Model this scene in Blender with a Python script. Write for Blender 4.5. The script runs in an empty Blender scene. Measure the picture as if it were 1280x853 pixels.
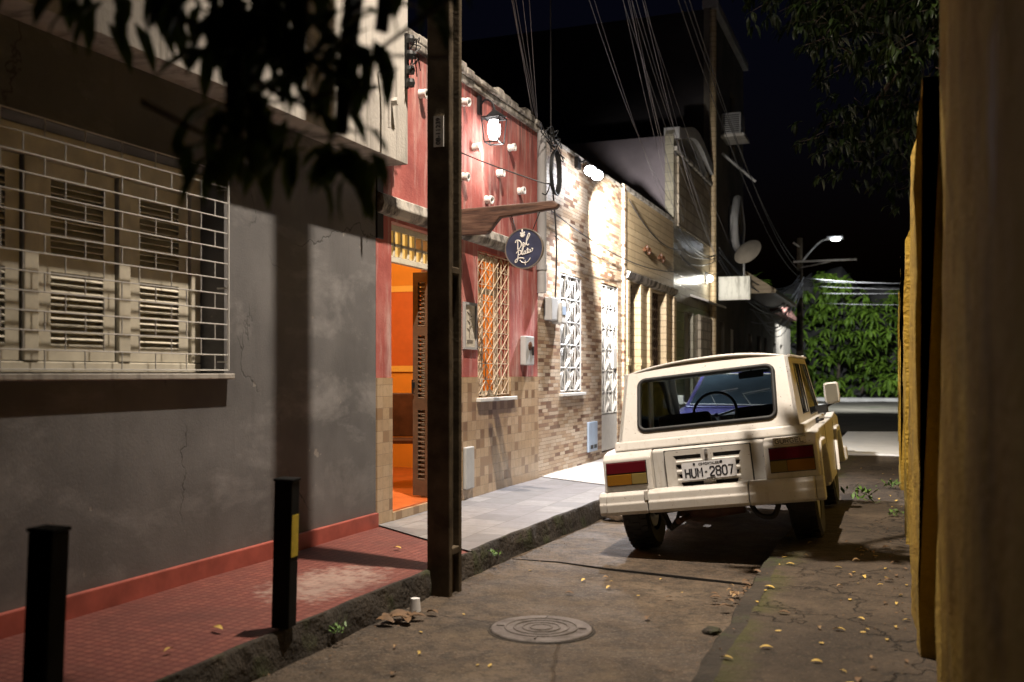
import bpy, bmesh, math, random
from mathutils import Vector, Matrix
from mathutils.geometry import tessellate_polygon
random.seed(7)
R = math.radians
SC = bpy.context.scene
COL = SC.collection

# ------------------------------------------------------------------ camera, sky, exposure, street lights
cam = bpy.data.cameras.new('camera'); cam_o = bpy.data.objects.new('camera', cam); COL.objects.link(cam_o)
cam_o.location = (0, 0, 1.38)
cam_o.rotation_euler = (R(90), 0, math.atan(480/1244))
cam.sensor_width = 36; cam.lens = 36*1244/1280
cam.shift_y = 40.5/1280
cam.clip_start = .05; cam.clip_end = 600
cam.dof.use_dof = True; cam.dof.focus_distance = 8.6; cam.dof.aperture_fstop = 1.9
SC.camera = cam_o
W = bpy.data.worlds.new('World'); SC.world = W; W.use_nodes = True
wn = W.node_tree; bg = wn.nodes['Background']
sky = wn.nodes.new('ShaderNodeTexSky'); sky.sky_type = 'NISHITA'; sky.sun_disc = False
sky.sun_elevation = R(-2.5); sky.sun_rotation = R(160); sky.altitude = 20
tint = wn.nodes.new('ShaderNodeMix'); tint.data_type = 'RGBA'; tint.blend_type = 'MULTIPLY'
tint.inputs[0].default_value = 1; tint.inputs[7].default_value = (.5, .62, 1.5, 1)
wn.links.new(sky.outputs[0], tint.inputs[6]); wn.links.new(tint.outputs[2], bg.inputs[0])
bg.inputs[1].default_value = .024
SC.view_settings.view_transform = 'Standard'; SC.view_settings.look = 'None'
SC.view_settings.exposure = 0; SC.view_settings.gamma = 1
SC.cycles.use_denoising = True
SC.cycles.sample_clamp_indirect = 4
SC.cycles.max_bounces = 8; SC.cycles.diffuse_bounces = 1

def lamp(name, kind, loc, power, color, target=None, size=.1, cone=80, blend=.8):
    l = bpy.data.lights.new(name, kind); o = bpy.data.objects.new(name, l); COL.objects.link(o)
    o.location = loc; l.energy = power; l.color = color
    if kind in ('POINT', 'SPOT'): l.shadow_soft_size = size
    if kind == 'SPOT': l.spot_size = R(cone); l.spot_blend = blend
    if target is not None:
        o.rotation_euler = (Vector(target)-Vector(loc)).to_track_quat('-Z', 'Y').to_euler()
    return o
# street lamp on the concrete pole, above the frame
lamp('street_lamp_light', 'SPOT', (-1.6, 5.6, 8.35), 5000, (1, .87, .73), (-2.1, 8.4, 0), .05, 94, 1)
# twin flood lamp on the stone clad house
lamp('flood_lamp_light', 'SPOT', (-3.44, 12.08, 3.78), 1150, (.95, .95, 1), (-2.75, 10.9, 0), .06, 92, .7)
lamp('flood_lamp_light', 'SPOT', (-3.42, 12.42, 3.78), 2000, (1, .95, .88), (-2.9, 18.5, 1.2), .06, 98, .6)
lamp('flood_lamp_spill', 'POINT', (-3.44, 12.1, 3.78), 26, (.93, .93, 1), None, .06)
# wall lantern on the pink house
lamp('lantern_light', 'POINT', (-3.5, 9.2, 3.66), 18, (1, .93, .86), None, .06)
# street lamp at the far end
lamp('far_street_lamp_light', 'SPOT', (-1.85, 34.5, 5.72), 8000, (.9, .96, 1), (-1.5, 46, 1.2), .12, 150, .6)
# small lamp on the tall tiled house
lamp('wall_lamp_light', 'POINT', (-3.62, 21.5, 3.38), 16, (1, .95, .82), None, .05)
# inside the open doorway
lamp('room_light', 'POINT', (-5.0, 8.5, 2.5), 95, (1, .80, .50), None, .12)

# ------------------------------------------------------------------ material helpers
class N:
    def __init__(s, name):
        s.m = bpy.data.materials.new(name); s.m.use_nodes = True
        s.t = s.m.node_tree; s.b = s.t.nodes['Principled BSDF']; s.out = s.t.nodes['Material Output']
    def new(s, k): return s.t.nodes.new('ShaderNode'+k)
    def put(s, sock, v):
        if isinstance(v, bpy.types.NodeSocket): s.t.links.new(v, sock)
        elif isinstance(v, (tuple, list)) and len(v) == 3 and sock.type == 'RGBA': sock.default_value = (*v, 1)
        else: sock.default_value = v
    def pos(s): return s.new('NewGeometry').outputs['Position']
    def obj(s): return s.new('TexCoord').outputs['Object']
    def sep(s, v):
        n = s.new('SeparateXYZ'); s.put(n.inputs[0], v); return n.outputs
    def comb(s, x=0., y=0., z=0.):
        n = s.new('CombineXYZ')
        for i, v in enumerate((x, y, z)): s.put(n.inputs[i], v)
        return n.outputs[0]
    def ma(s, op, a, b=0., c=None):
        n = s.new('Math'); n.operation = op; s.put(n.inputs[0], a); s.put(n.inputs[1], b)
        if c is not None: s.put(n.inputs[2], c)
        return n.outputs[0]
    def vscale(s, v, sc):
        n = s.new('Mapping'); s.put(n.inputs[0], v); n.inputs['Scale'].default_value = sc; return n.outputs[0]
    def noise(s, scale, detail=4, v=None, rough=.55, dist=0.):
        n = s.new('TexNoise'); n.inputs['Scale'].default_value = scale; n.inputs['Detail'].default_value = detail
        n.inputs['Roughness'].default_value = rough; n.inputs['Distortion'].default_value = dist
        s.put(n.inputs['Vector'], v if v is not None else s.pos()); return n.outputs[0]
    def voro(s, scale, v=None, feature='F1', out='Distance'):
        n = s.new('TexVoronoi'); n.feature = feature; n.inputs['Scale'].default_value = scale
        s.put(n.inputs['Vector'], v if v is not None else s.pos()); return n.outputs[out]
    def white(s, v):
        n = s.new('TexWhiteNoise'); s.put(n.inputs['Vector'], v); return n.outputs['Value']
    def ramp(s, f, stops, const=False):
        n = s.new('ValToRGB'); s.put(n.inputs[0], f); e = n.color_ramp.elements
        if const: n.color_ramp.interpolation = 'CONSTANT'
        while len(e) < len(stops): e.new(.5)
        for q, (p, c) in zip(e, stops):
            q.position = p; q.color = (*c, 1) if isinstance(c, (tuple, list)) else (c, c, c, 1)
        return n.outputs[0]
    def mix(s, f, a, b, mode='MIX'):
        n = s.new('Mix'); n.data_type = 'RGBA'; n.blend_type = mode
        s.put(n.inputs[0], f); s.put(n.inputs[6], a); s.put(n.inputs[7], b); return n.outputs[2]
    def bump(s, h, strength=.4, dist=.01):
        n = s.new('Bump'); n.inputs['Strength'].default_value = strength; n.inputs['Distance'].default_value = dist
        s.put(n.inputs['Height'], h); s.t.links.new(n.outputs[0], s.b.inputs['Normal'])
    def fin(s, col, rough=.7, metal=0., spec=None):
        s.put(s.b.inputs['Base Color'], col); s.put(s.b.inputs['Roughness'], rough); s.b.inputs['Metallic'].default_value = metal
        if spec is not None: s.b.inputs['Specular IOR Level'].default_value = spec
        return s.m

def plain(name, col, rough=.6, metal=0., var=.25, scale=6, bump=.15, spec=None):
    n = N(name); f = n.noise(scale, 5)
    a = tuple(c*(1-var) for c in col); b = tuple(min(1, c*(1+var)) for c in col)
    c = n.ramp(f, [(.3, a), (.7, b)])
    if bump: n.bump(n.noise(scale*9, 3), bump, .004)
    return n.fin(c, rough, metal, spec)

def emit(name, col, strength):
    n = N(name); n.b.inputs['Base Color'].default_value = (.8, .8, .8, 1)
    n.b.inputs['Emission Color'].default_value = (*col, 1); n.b.inputs['Emission Strength'].default_value = strength
    return n.m

def glassy(name, tint=(.8, .85, .85), refl=.12):
    n = N(name); t = n.new('BsdfTransparent'); t.inputs[0].default_value = (*tint, 1)
    g = n.new('BsdfGlossy'); g.inputs['Roughness'].default_value = .03
    lw = n.new('LayerWeight'); lw.inputs[0].default_value = refl
    m = n.new('MixShader'); n.t.links.new(lw.outputs['Fresnel'], m.inputs[0])
    n.t.links.new(t.outputs[0], m.inputs[1]); n.t.links.new(g.outputs[0], m.inputs[2])
    n.t.links.new(m.outputs[0], n.out.inputs[0]); return n.m

M = {}
# --- plasters
n = N('grey_stucco'); p = n.pos()
c = n.ramp(n.noise(1.3, 6), [(.3, (.105, .101, .10)), (.7, (.20, .192, .188))])
sm = n.noise(1.3, 5, n.vscale(p, (1, .8, 1.7)), .68, .25)
c = n.mix(n.ramp(sm, [(.52, 0.), (.68, .7)]), c, (.30, .288, .28))
streak = n.noise(3, 5, n.vscale(p, (1, 2.2, .25)), .6)
c = n.mix(n.ramp(streak, [(.58, 0.), (.75, .35)]), c, (.09, .085, .08))
damp = n.ma('MULTIPLY', n.ramp(n.sep(p)[2], [(.2, 1.), (.9, 0.)]), n.noise(2.5, 5))
c = n.mix(damp, c, (.10, .09, .08))
ckn = n.new('TexNoise'); ckn.inputs['Scale'].default_value = 3; ckn.inputs['Detail'].default_value = 5; n.put(ckn.inputs[0], p)
ck = n.ma('MULTIPLY', n.ramp(n.voro(.8, n.mix(.35, p, ckn.outputs[1]), 'DISTANCE_TO_EDGE'), [(.0, 1.), (.004, 0.)]), n.ramp(n.noise(.9, 3), [(.48, 0.), (.56, 1.)]))
c = n.mix(n.ma('MULTIPLY', ck, .8), c, (.03, .028, .025))
chip = n.ramp(n.noise(8, 5, None, .6), [(.70, 0.), (.73, .8)])
c = n.mix(chip, c, (.30, .27, .24))
n.bump(n.ma('ADD', n.ma('ADD', n.noise(85, 5, None, .7), n.ma('MULTIPLY', n.noise(3.5, 4), 1.3)), n.ma('MULTIPLY', n.ma('ADD', ck, chip), -1.)), .22, .010)
M['grey'] = n.fin(c, .85)
n = N('weathered_concrete'); p = n.pos()
c = n.ramp(n.noise(2, 6), [(.3, (.40, .37, .33)), (.7, (.56, .52, .46))])
st = n.noise(4, 5, n.vscale(p, (1, 2.5, .2)), .65)
c = n.mix(n.ramp(st, [(.5, 0.), (.72, .75)]), c, (.10, .09, .075))
n.bump(n.noise(40, 4), .4, .01); M['fascia'] = n.fin(c, .85)
n = N('pink_plaster'); p = n.pos()
c = n.ramp(n.noise(2.2, 6, None, .65), [(.30, (.29, .062, .052)), (.5, (.45, .115, .095)), (.70, (.54, .20, .165))])
st = n.noise(3.5, 6, n.vscale(p, (1, 2.6, .35)), .65)
c = n.mix(n.ramp(st, [(.50, 0.), (.68, .7)]), c, (.66, .45, .40))
c = n.mix(n.ramp(n.noise(11, 6, n.vscale(p, (1, 1.5, .7)), .7), [(.56, 0.), (.68, .5)]), c, (.26, .07, .06))
st2 = n.noise(5, 5, n.vscale(p, (1, 3, .3)), .6)
top = n.ramp(n.ma('SUBTRACT', n.sep(p)[2], 3.4), [(0., .08), (.75, .8)])
c = n.mix(n.ma('MULTIPLY', n.ramp(st2, [(.42, 0.), (.62, 1.)]), top), c, (.07, .05, .05))
n.bump(n.ma('ADD', n.noise(60, 4), n.noise(12, 4)), .35, .008); M['pink'] = n.fin(c, .8)
n = N('dirty_white_plaster'); p = n.pos()
c = n.mix(n.ramp(n.noise(4, 6, n.vscale(p, (1, 1, .6)), .7), [(.42, 0.), (.6, 1.)]), (.50, .46, .40), (.07, .06, .05))
n.bump(n.noise(40, 4), .5, .01); M['ledge'] = n.fin(c, .85)
n = N('ochre_wall_paint'); p = n.pos()
c = n.ramp(n.noise(1.6, 6, None, .65), [(.3, (.36, .215, .022)), (.55, (.52, .335, .04)), (.75, (.58, .40, .075))])
st = n.noise(3, 6, n.vscale(p, (1, 1.6, .5)), .7)
c = n.mix(n.ramp(st, [(.52, 0.), (.72, .75)]), c, (.10, .065, .02))
q_ = n.sep(p); gleam_ = n.ma('ADD', n.ma('POWER', n.ma('DIVIDE', n.ma('SUBTRACT', q_[1], 1.86), .14), 2.), n.ma('POWER', n.ma('DIVIDE', n.ma('SUBTRACT', q_[2], 1.80), .26), 2.))
c = n.mix(n.ramp(n.ma('ADD', gleam_, n.ma('MULTIPLY', n.noise(6, 5), .9)), [(.50, .8), (.85, 0.)]), c, (.62, .58, .60))  # pale blurred highlight painted into the wall colour close to the camera
low = n.ramp(n.sep(p)[2], [(.1, .8), (.6, 0.)])
c = n.mix(n.ma('MULTIPLY', low, n.noise(6, 5)), c, (.06, .045, .02))
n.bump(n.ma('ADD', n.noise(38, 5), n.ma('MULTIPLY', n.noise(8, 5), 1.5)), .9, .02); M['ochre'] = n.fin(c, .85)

# --- small square wall tiles
def grid_mat(name, cy, cz, cols, joint, jcol, rough, axis=('y', 'z'), bump=.3, off=0., dirt=.25):
    n = N(name); p = n.sep(n.pos()); ix = {'x': 0, 'y': 1, 'z': 2}
    a = n.ma('DIVIDE', p[ix[axis[0]]], cy); b = n.ma('DIVIDE', p[ix[axis[1]]], cz)
    row = n.ma('FLOOR', b)
    if off: a = n.ma('ADD', a, n.ma('MULTIPLY', n.white(n.comb(0., row, 3.)), off))
    cell = n.white(n.comb(n.ma('FLOOR', a), row, 1.))
    c = n.ramp(cell, cols, True)
    fa = n.ma('ABSOLUTE', n.ma('SUBTRACT', n.ma('FRACT', a), .5)); fb = n.ma('ABSOLUTE', n.ma('SUBTRACT', n.ma('FRACT', b), .5))
    ja = n.ma('GREATER_THAN', fa, .5-joint/cy/2); jb = n.ma('GREATER_THAN', fb, .5-joint/cz/2)
    j = n.ma('MAXIMUM', ja, jb)
    c = n.mix(n.ma('MULTIPLY', n.noise(9, 5), dirt*1.6), c, (.08, .06, .045))
    c = n.mix(n.ramp(n.noise(23, 5, None, .7), [(.5, 0.), (.75, .5)]), c, tuple(q*.45 for q in cols[0][1]))
    c = n.mix(n.ramp(n.noise(1.1, 4), [(.45, 0.), (.75, .35)]), c, tuple(q*.5 for q in cols[0][1]))
    c = n.mix(j, c, jcol)
    if name == 'red_stud_paving':
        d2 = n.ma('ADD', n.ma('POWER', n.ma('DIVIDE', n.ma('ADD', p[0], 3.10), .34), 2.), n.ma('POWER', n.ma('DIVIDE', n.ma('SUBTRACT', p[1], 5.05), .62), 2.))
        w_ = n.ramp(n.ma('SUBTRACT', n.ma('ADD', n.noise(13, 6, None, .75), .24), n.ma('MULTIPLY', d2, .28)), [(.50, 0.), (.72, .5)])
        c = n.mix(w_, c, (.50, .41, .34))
        c = n.mix(n.ramp(n.noise(1.6, 5), [(.5, 0.), (.7, .55)]), c, (.09, .03, .025))
    h = n.ma('ADD', n.ma('MULTIPLY', n.ma('SUBTRACT', 1., j), .6), n.ma('ADD', n.ma('MULTIPLY', cell, .5), n.ma('MULTIPLY', n.noise(50, 3), .3)))
    n.bump(h, bump, .01)
    return n.fin(c, rough)
M['tile'] = grid_mat('beige_mosaic_tile', .105, .092, [(0, (.56, .39, .23)), (.3, (.62, .45, .28)), (.55, (.52, .36, .21)), (.74, (.36, .22, .115)), (.86, (.27, .155, .075)), (.93, (.58, .42, .26))], .004, (.30, .21, .13), .35, dirt=.15)
M['stone'] = grid_mat('ledger_stone', .19, .042, [(0, (.66, .52, .38)), (.22, (.56, .40, .26)), (.42, (.70, .58, .44)), (.58, (.50, .34, .21)), (.68, (.30, .17, .10)), (.80, (.19, .095, .055)), (.88, (.62, .48, .34))], .004, (.22, .14, .09), .55, bump=.7, off=7.3, dirt=.12)
M['siding'] = grid_mat('beige_ribbed_tile', .9, .11, [(0, (.64, .48, .28)), (.4, (.68, .52, .31)), (.7, (.60, .45, .26))], .012, (.26, .18, .10), .5, bump=.6, dirt=.25)
M['glazed'] = grid_mat('glazed_wall_tile', .42, .17, [(0, (.36, .33, .25)), (.3, (.40, .37, .28)), (.7, (.33, .30, .22))], .008, (.14, .12, .09), .22, bump=.3, dirt=.3)
M['lattice_tile'] = grid_mat('small_lattice_tile', .19, .19, [(0, (.44, .36, .25)), (.35, (.34, .27, .18)), (.7, (.50, .42, .30))], .03, (.16, .12, .08), .5, bump=.8)
M['red_tile'] = grid_mat('red_stud_paving', .052, .052, [(0, (.26, .066, .048)), (.4, (.30, .085, .06)), (.75, (.23, .057, .044))], .010, (.12, .028, .022), .6, ('x', 'y'), bump=1., dirt=.35)
# worn cement patch in the red paving
M['grey_tile'] = grid_mat('grey_paving_tile', .33, .33, [(0, (.26, .25, .26)), (.35, (.32, .31, .31)), (.7, (.22, .215, .22))], .008, (.12, .11, .10), .6, ('x', 'y'), bump=.4, dirt=.45)
n = N('pale_cement'); c = n.ramp(n.noise(2.3, 6), [(.3, (.40, .37, .34)), (.7, (.56, .53, .49))])
n.bump(n.noise(30, 5), .4, .01); M['cement'] = n.fin(c, .8)
# --- road and ground
M['ramp'] = plain('white_cement', (.72, .71, .69), .8, var=.08, scale=3)
n = N('stained_concrete_road'); p = n.pos()
c = n.ramp(n.noise(.9, 7, None, .62), [(.3, (.058, .038, .022)), (.55, (.115, .08, .05)), (.75, (.215, .162, .11))])
c = n.mix(n.ramp(n.noise(2.6, 6, None, .7, .6), [(.50, 0.), (.68, .85)]), c, (.030, .021, .014))
c = n.mix(n.ramp(n.noise(6.5, 7, None, .75, .3), [(.49, 0.), (.62, .8)]), c, (.030, .021, .013))
c = n.mix(n.ramp(n.noise(22, 6, None, .75), [(.50, 0.), (.62, .6)]), c, (.022, .016, .010))
c = n.mix(n.ramp(n.noise(1.5, 6, None, .7), [(.55, 0.), (.72, .6)]), c, (.21, .155, .10))
c = n.mix(n.ramp(n.noise(70, 3), [(.58, 0.), (.66, .6)]), c, (.22, .18, .14))
c = n.mix(n.ramp(n.noise(38, 4), [(.62, 0.), (.68, .8)]), c, (.035, .028, .02))
cr = n.voro(.55, n.mix(.12, p, n.new('TexNoise').outputs[1]), 'DISTANCE_TO_EDGE')
ck = n.ramp(cr, [(.0, .5), (.004, 0.)])
c = n.mix(n.ma('MULTIPLY', ck, n.ramp(n.noise(.7, 2), [(.45, 0.), (.6, 1.)])), c, (.02, .016, .012))
n.bump(n.ma('ADD', n.ma('ADD', n.noise(60, 5), n.ma('MULTIPLY', n.noise(7, 6, None, .65), 2.2)), n.ma('MULTIPLY', ck, -1.5)), .8, .022)
M['road'] = n.fin(c, n.ramp(n.noise(3, 4), [(.3, .55), (.7, .85)]))
n = N('cracked_pavement'); p = n.pos()
c = n.ramp(n.noise(1.7, 7, None, .65), [(.3, (.030, .021, .014)), (.55, (.070, .050, .033)), (.75, (.125, .09, .06))])
wob = n.new('TexNoise'); wob.inputs['Scale'].default_value = 4; wob.inputs['Detail'].default_value = 4; n.put(wob.inputs[0], p)
cr = n.voro(1.7, n.mix(.35, p, wob.outputs[1]), 'DISTANCE_TO_EDGE'); ck = n.ramp(cr, [(.0, 1.), (.010, 0.)])
c = n.mix(n.ma('MULTIPLY', ck, n.ramp(n.noise(1.2, 2), [(.4, 0.), (.55, 1.)])), c, (.010, .008, .006))
x_ = n.sep(p)[0]
ms = n.ma('MULTIPLY', n.ramp(n.ma('ADD', n.ma('MULTIPLY', x_, -1.), n.ma('MULTIPLY', n.noise(5, 5), .3)), [(.70, 0.), (.86, .9)]), n.ramp(n.noise(3.1, 6, None, .7), [(.42, 0.), (.56, 1.)]))
c = n.mix(n.ramp(n.noise(8, 7, None, .75), [(.5, 0.), (.64, .8)]), c, (.02, .015, .010))
c = n.mix(ms, c, (.055, .055, .010))
c = n.mix(n.ramp(n.noise(60, 3), [(.6, 0.), (.68, .6)]), c, (.16, .12, .07))
n.bump(n.ma('ADD', n.ma('ADD', n.noise(45, 5), n.ma('MULTIPLY', n.noise(6, 5), 2)), n.ma('MULTIPLY', ck, -2)), .8, .018)
M['cracked'] = n.fin(c, .85)
n = N('mossy_kerb_stone'); c = n.ramp(n.noise(3, 6, None, .65), [(.3, (.018, .014, .010)), (.6, (.045, .035, .025)), (.75, (.10, .08, .058))])
c = n.mix(n.ramp(n.noise(4, 5), [(.55, 0.), (.68, .8)]), c, (.04, .05, .012))
n.bump(n.ma('ADD', n.noise(30, 5), n.ma('MULTIPLY', n.noise(8, 4), 2)), .9, .02); M['kerb'] = n.fin(c, .85)
n = N('dirt_ground'); c = n.ramp(n.noise(.8, 6), [(.35, (.05, .042, .03)), (.6, (.09, .078, .056)), (.72, (.03, .04, .015))])
n.bump(n.noise(20, 5), .6, .02); M['dirt'] = n.fin(c, .9)
M['skirt'] = plain('red_skirting_paint', (.36, .085, .06), .6, var=.3, scale=5)
# --- assorted
M['white'] = plain('white_enamel', (.74, .72, .68), .4, var=.08, scale=12, bump=.1)
M['creamwood'] = plain('cream_window_paint', (.76, .70, .56), .5, var=.15, scale=8)
M['leafwood'] = plain('brown_louvre_wood', (.11, .07, .042), .5, var=.25, scale=9)
M['mirror'] = plain('mirror_glass', (.45, .43, .36), .35, .7, var=.02, bump=0)
M['warmgrille'] = plain('aged_cream_enamel', (.58, .46, .33), .5, var=.15, scale=12, bump=.1)
M['darkiron'] = plain('dark_iron', (.03, .03, .032), .45, .6, var=.3)
M['gateiron'] = plain('dull_gate_paint', (.03, .026, .026), .5, 0, var=.4, scale=3)
M['black'] = plain('black_rubber', (.012, .012, .012), .6, var=.2, scale=20)
M['dark'] = plain('dark_interior', (.02, .018, .016), .8, var=.2)
M['poleconc'] = plain('dark_pole_concrete', (.085, .066, .044), .9, var=.5, scale=5, bump=.5, spec=.1)
M['bollard'] = plain('black_bollard_paint', (.010, .010, .010), .7, var=.4, spec=.12)
M['yellow'] = plain('yellow_reflective_tape', (.62, .46, .03), .5, var=.15, scale=30)
M['brownwood'] = plain('brown_door_wood', (.085, .035, .016), .45, var=.4, scale=9)
n = N('old_beam_wood'); f = n.noise(7, 6, n.vscale(n.pos(), (.4, 3, 4)), .65)
n.bump(f, .6, .01); M['beam'] = n.fin(n.ramp(f, [(.35, (.022, .010, .006)), (.55, (.085, .042, .026)), (.72, (.17, .10, .065))]), .6)
M['chalk'] = plain('chalkboard', (.030, .036, .075), .55, var=.35, scale=7)
M['brass'] = plain('worn_rim', (.20, .17, .14), .5, .3)
M['orange'] = plain('orange_room_paint', (.88, .33, .025), .7, var=.08, scale=3)
M['orangefl'] = plain('orange_floor', (.55, .14, .04), .3, var=.2, scale=6)
M['frameyellow'] = plain('yellow_frame', (.95, .55, .10), .5, var=.05)
M['panelorange'] = plain('orange_panel', (.66, .15, .02), .6, var=.1)
M['paper'] = plain('print_paper', (.62, .56, .46), .7, var=.25, scale=14)
M['greybox'] = plain('grey_meter_plastic', (.48, .48, .47), .4, var=.1)
M['bluebox'] = plain('pale_blue_meter_door', (.42, .52, .66), .4, var=.1)
M['wire'] = plain('cable_sheath', (.05, .047, .047), .5, var=.1, bump=0)
M['palewire'] = plain('pale_cable_sheath', (.30, .29, .29), .45, var=.1, bump=0)
M['drop'] = plain('grey_drop_wire', (.16, .15, .155), .6, var=.1, bump=0)
M['alu'] = plain('galvanised_steel', (.42, .42, .42), .4, .7, var=.15)
M['purplewall'] = plain('dark_side_wall', (.17, .145, .16), .85, var=.25, scale=1.5, bump=.4)
M['darkhouse'] = plain('dark_facade', (.17, .145, .115), .85, var=.3, scale=1.5, bump=.4)
M['palehouse'] = plain('pale_facade', (.34, .33, .32), .85, var=.3, scale=1.2, bump=.3)
M['shadeside'] = plain('shaded_side_wall', (.035, .03, .032), .9, var=.3, scale=1.5, bump=.3)  # shade put into the colour keeps the tall building's side black
M['tileroof'] = plain('roof_tile', (.14, .06, .045), .8, var=.3, scale=9, bump=.6)
n = N('dirty_lightbox_face'); c = n.mix(n.ramp(n.noise(5, 5, n.vscale(n.pos(), (2, 1, .4)), .65), [(.45, 0.), (.65, .8)]), (.72, .70, .62), (.26, .24, .19)); M['signbox'] = n.fin(c, .5)
M['glass'] = glassy('clear_glass', (.72, .78, .78), .15)
M['carglass'] = glassy('car_glass', (.80, .84, .85), .08)
n = N('cream_fibreglass_paint')
c = n.ramp(n.noise(3, 5), [(.3, (.64, .61, .565)), (.7, (.70, .675, .63))])
c = n.mix(n.ramp(n.noise(26, 5, None, .7), [(.58, 0.), (.75, .35)]), c, (.42, .33, .2))
low = n.ramp(n.sep(n.obj())[2], [(.3, .55), (.62, 0.)])
c = n.mix(n.ma('MULTIPLY', low, n.noise(7, 6, None, .7)), c, (.20, .14, .08))
pz = n.sep(n.obj()); st = n.noise(5, 6, n.vscale(n.obj(), (4, 4, .5)), .7)
c = n.mix(n.ramp(st, [(.56, 0.), (.72, .32)]), c, (.33, .26, .18))
c = n.mix(n.ramp(n.noise(55, 3), [(.68, 0.), (.72, .8)]), c, (.12, .06, .03))
n.bump(n.ma('ADD', n.noise(5, 2), n.ma('MULTIPLY', n.noise(40, 3), .15)), .12, .012); M['cream'] = n.fin(c, n.ramp(n.noise(9, 4), [(.3, .28), (.7, .45)]))
M['redlens'] = plain('red_lamp_lens', (.085, .005, .009), .25, var=.1, bump=0)
M['amberlens'] = plain('amber_lamp_lens', (.20, .088, .010), .25, var=.1, bump=0)
M['paleamber'] = plain('pale_amber_lens', (.19, .14, .045), .25, var=.1, bump=0)
n = N('number_plate_face'); M['plate'] = n.fin(n.ramp(n.noise(18, 4), [(.3, (.60, .60, .62)), (.7, (.74, .74, .76))]), .35)
M['ink'] = plain('black_lettering', (.012, .012, .018), .5, var=.05, bump=0)
M['bluecar'] = plain('blue_car_paint', (.075, .07, .22), .25, var=.08, scale=2, bump=0)
M['darkglass'] = plain('dark_windscreen', (.035, .05, .07), .06, var=.3, scale=2, bump=0, spec=.9)
M['rust'] = plain('rusty_exhaust', (.085, .04, .025), .7, .2, var=.4, scale=14, bump=.4)
M['cupwhite'] = plain('white_plastic_cup', (.78, .77, .76), .4, var=.04)
M['bag'] = plain('crumpled_bag', (.66, .60, .54), .45, var=.3, scale=12)
M['deadleaf'] = plain('dead_brown_leaf', (.15, .085, .04), .7, var=.4, scale=15)
M['yleaf'] = plain('yellow_fallen_leaf', (.62, .42, .10), .6, var=.3, scale=25)
M['bleaf'] = plain('tan_fallen_leaf', (.34, .21, .09), .65, var=.35, scale=25)
M['weed'] = plain('fresh_weed', (.10, .20, .03), .5, var=.3, scale=12)
M['bark'] = plain('tree_bark', (.07, .05, .035), .9, var=.4, scale=8, bump=.8)
def leafmat(name, a, b, tr):
    n = N(name); c = n.ramp(n.noise(5, 3), [(.3, a), (.7, b)])
    c = n.mix(n.ramp(n.noise(1.4, 4, None, .65), [(.42, .75), (.62, 0.)]), c, tuple(q*.25 for q in a))
    n.put(n.b.inputs['Base Color'], c); n.b.inputs['Roughness'].default_value = .5; n.b.inputs['Specular IOR Level'].default_value = .25
    t = n.new('BsdfTranslucent'); n.put(t.inputs[0], c); m = n.new('MixShader'); m.inputs[0].default_value = tr
    n.t.links.new(n.b.outputs[0], m.inputs[1]); n.t.links.new(t.outputs[0], m.inputs[2]); n.t.links.new(m.outputs[0], n.out.inputs[0]); return n.m
M['leaf'] = leafmat('tree_leaf', (.012, .024, .005), (.030, .050, .008), .15)
M['leafnear'] = leafmat('near_tree_leaf', (.07, .12, .02), (.12, .17, .035), .3)
M['hedge'] = leafmat('hedge_leaf', (.09, .18, .018), (.22, .34, .04), .2)
M['lantern'] = emit('lit_lantern_glass', (1, .97, .92), 14)
M['led'] = emit('lit_led_panel', (.93, .96, 1), 60)
M['ledfar'] = emit('lit_far_led', (.85, .92, 1), 60)
M['amberglass'] = emit('lit_amber_pane', (1, .55, .12), .9)
M['bulb'] = emit('lit_bulb', (1, .97, .88), 30)

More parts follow.
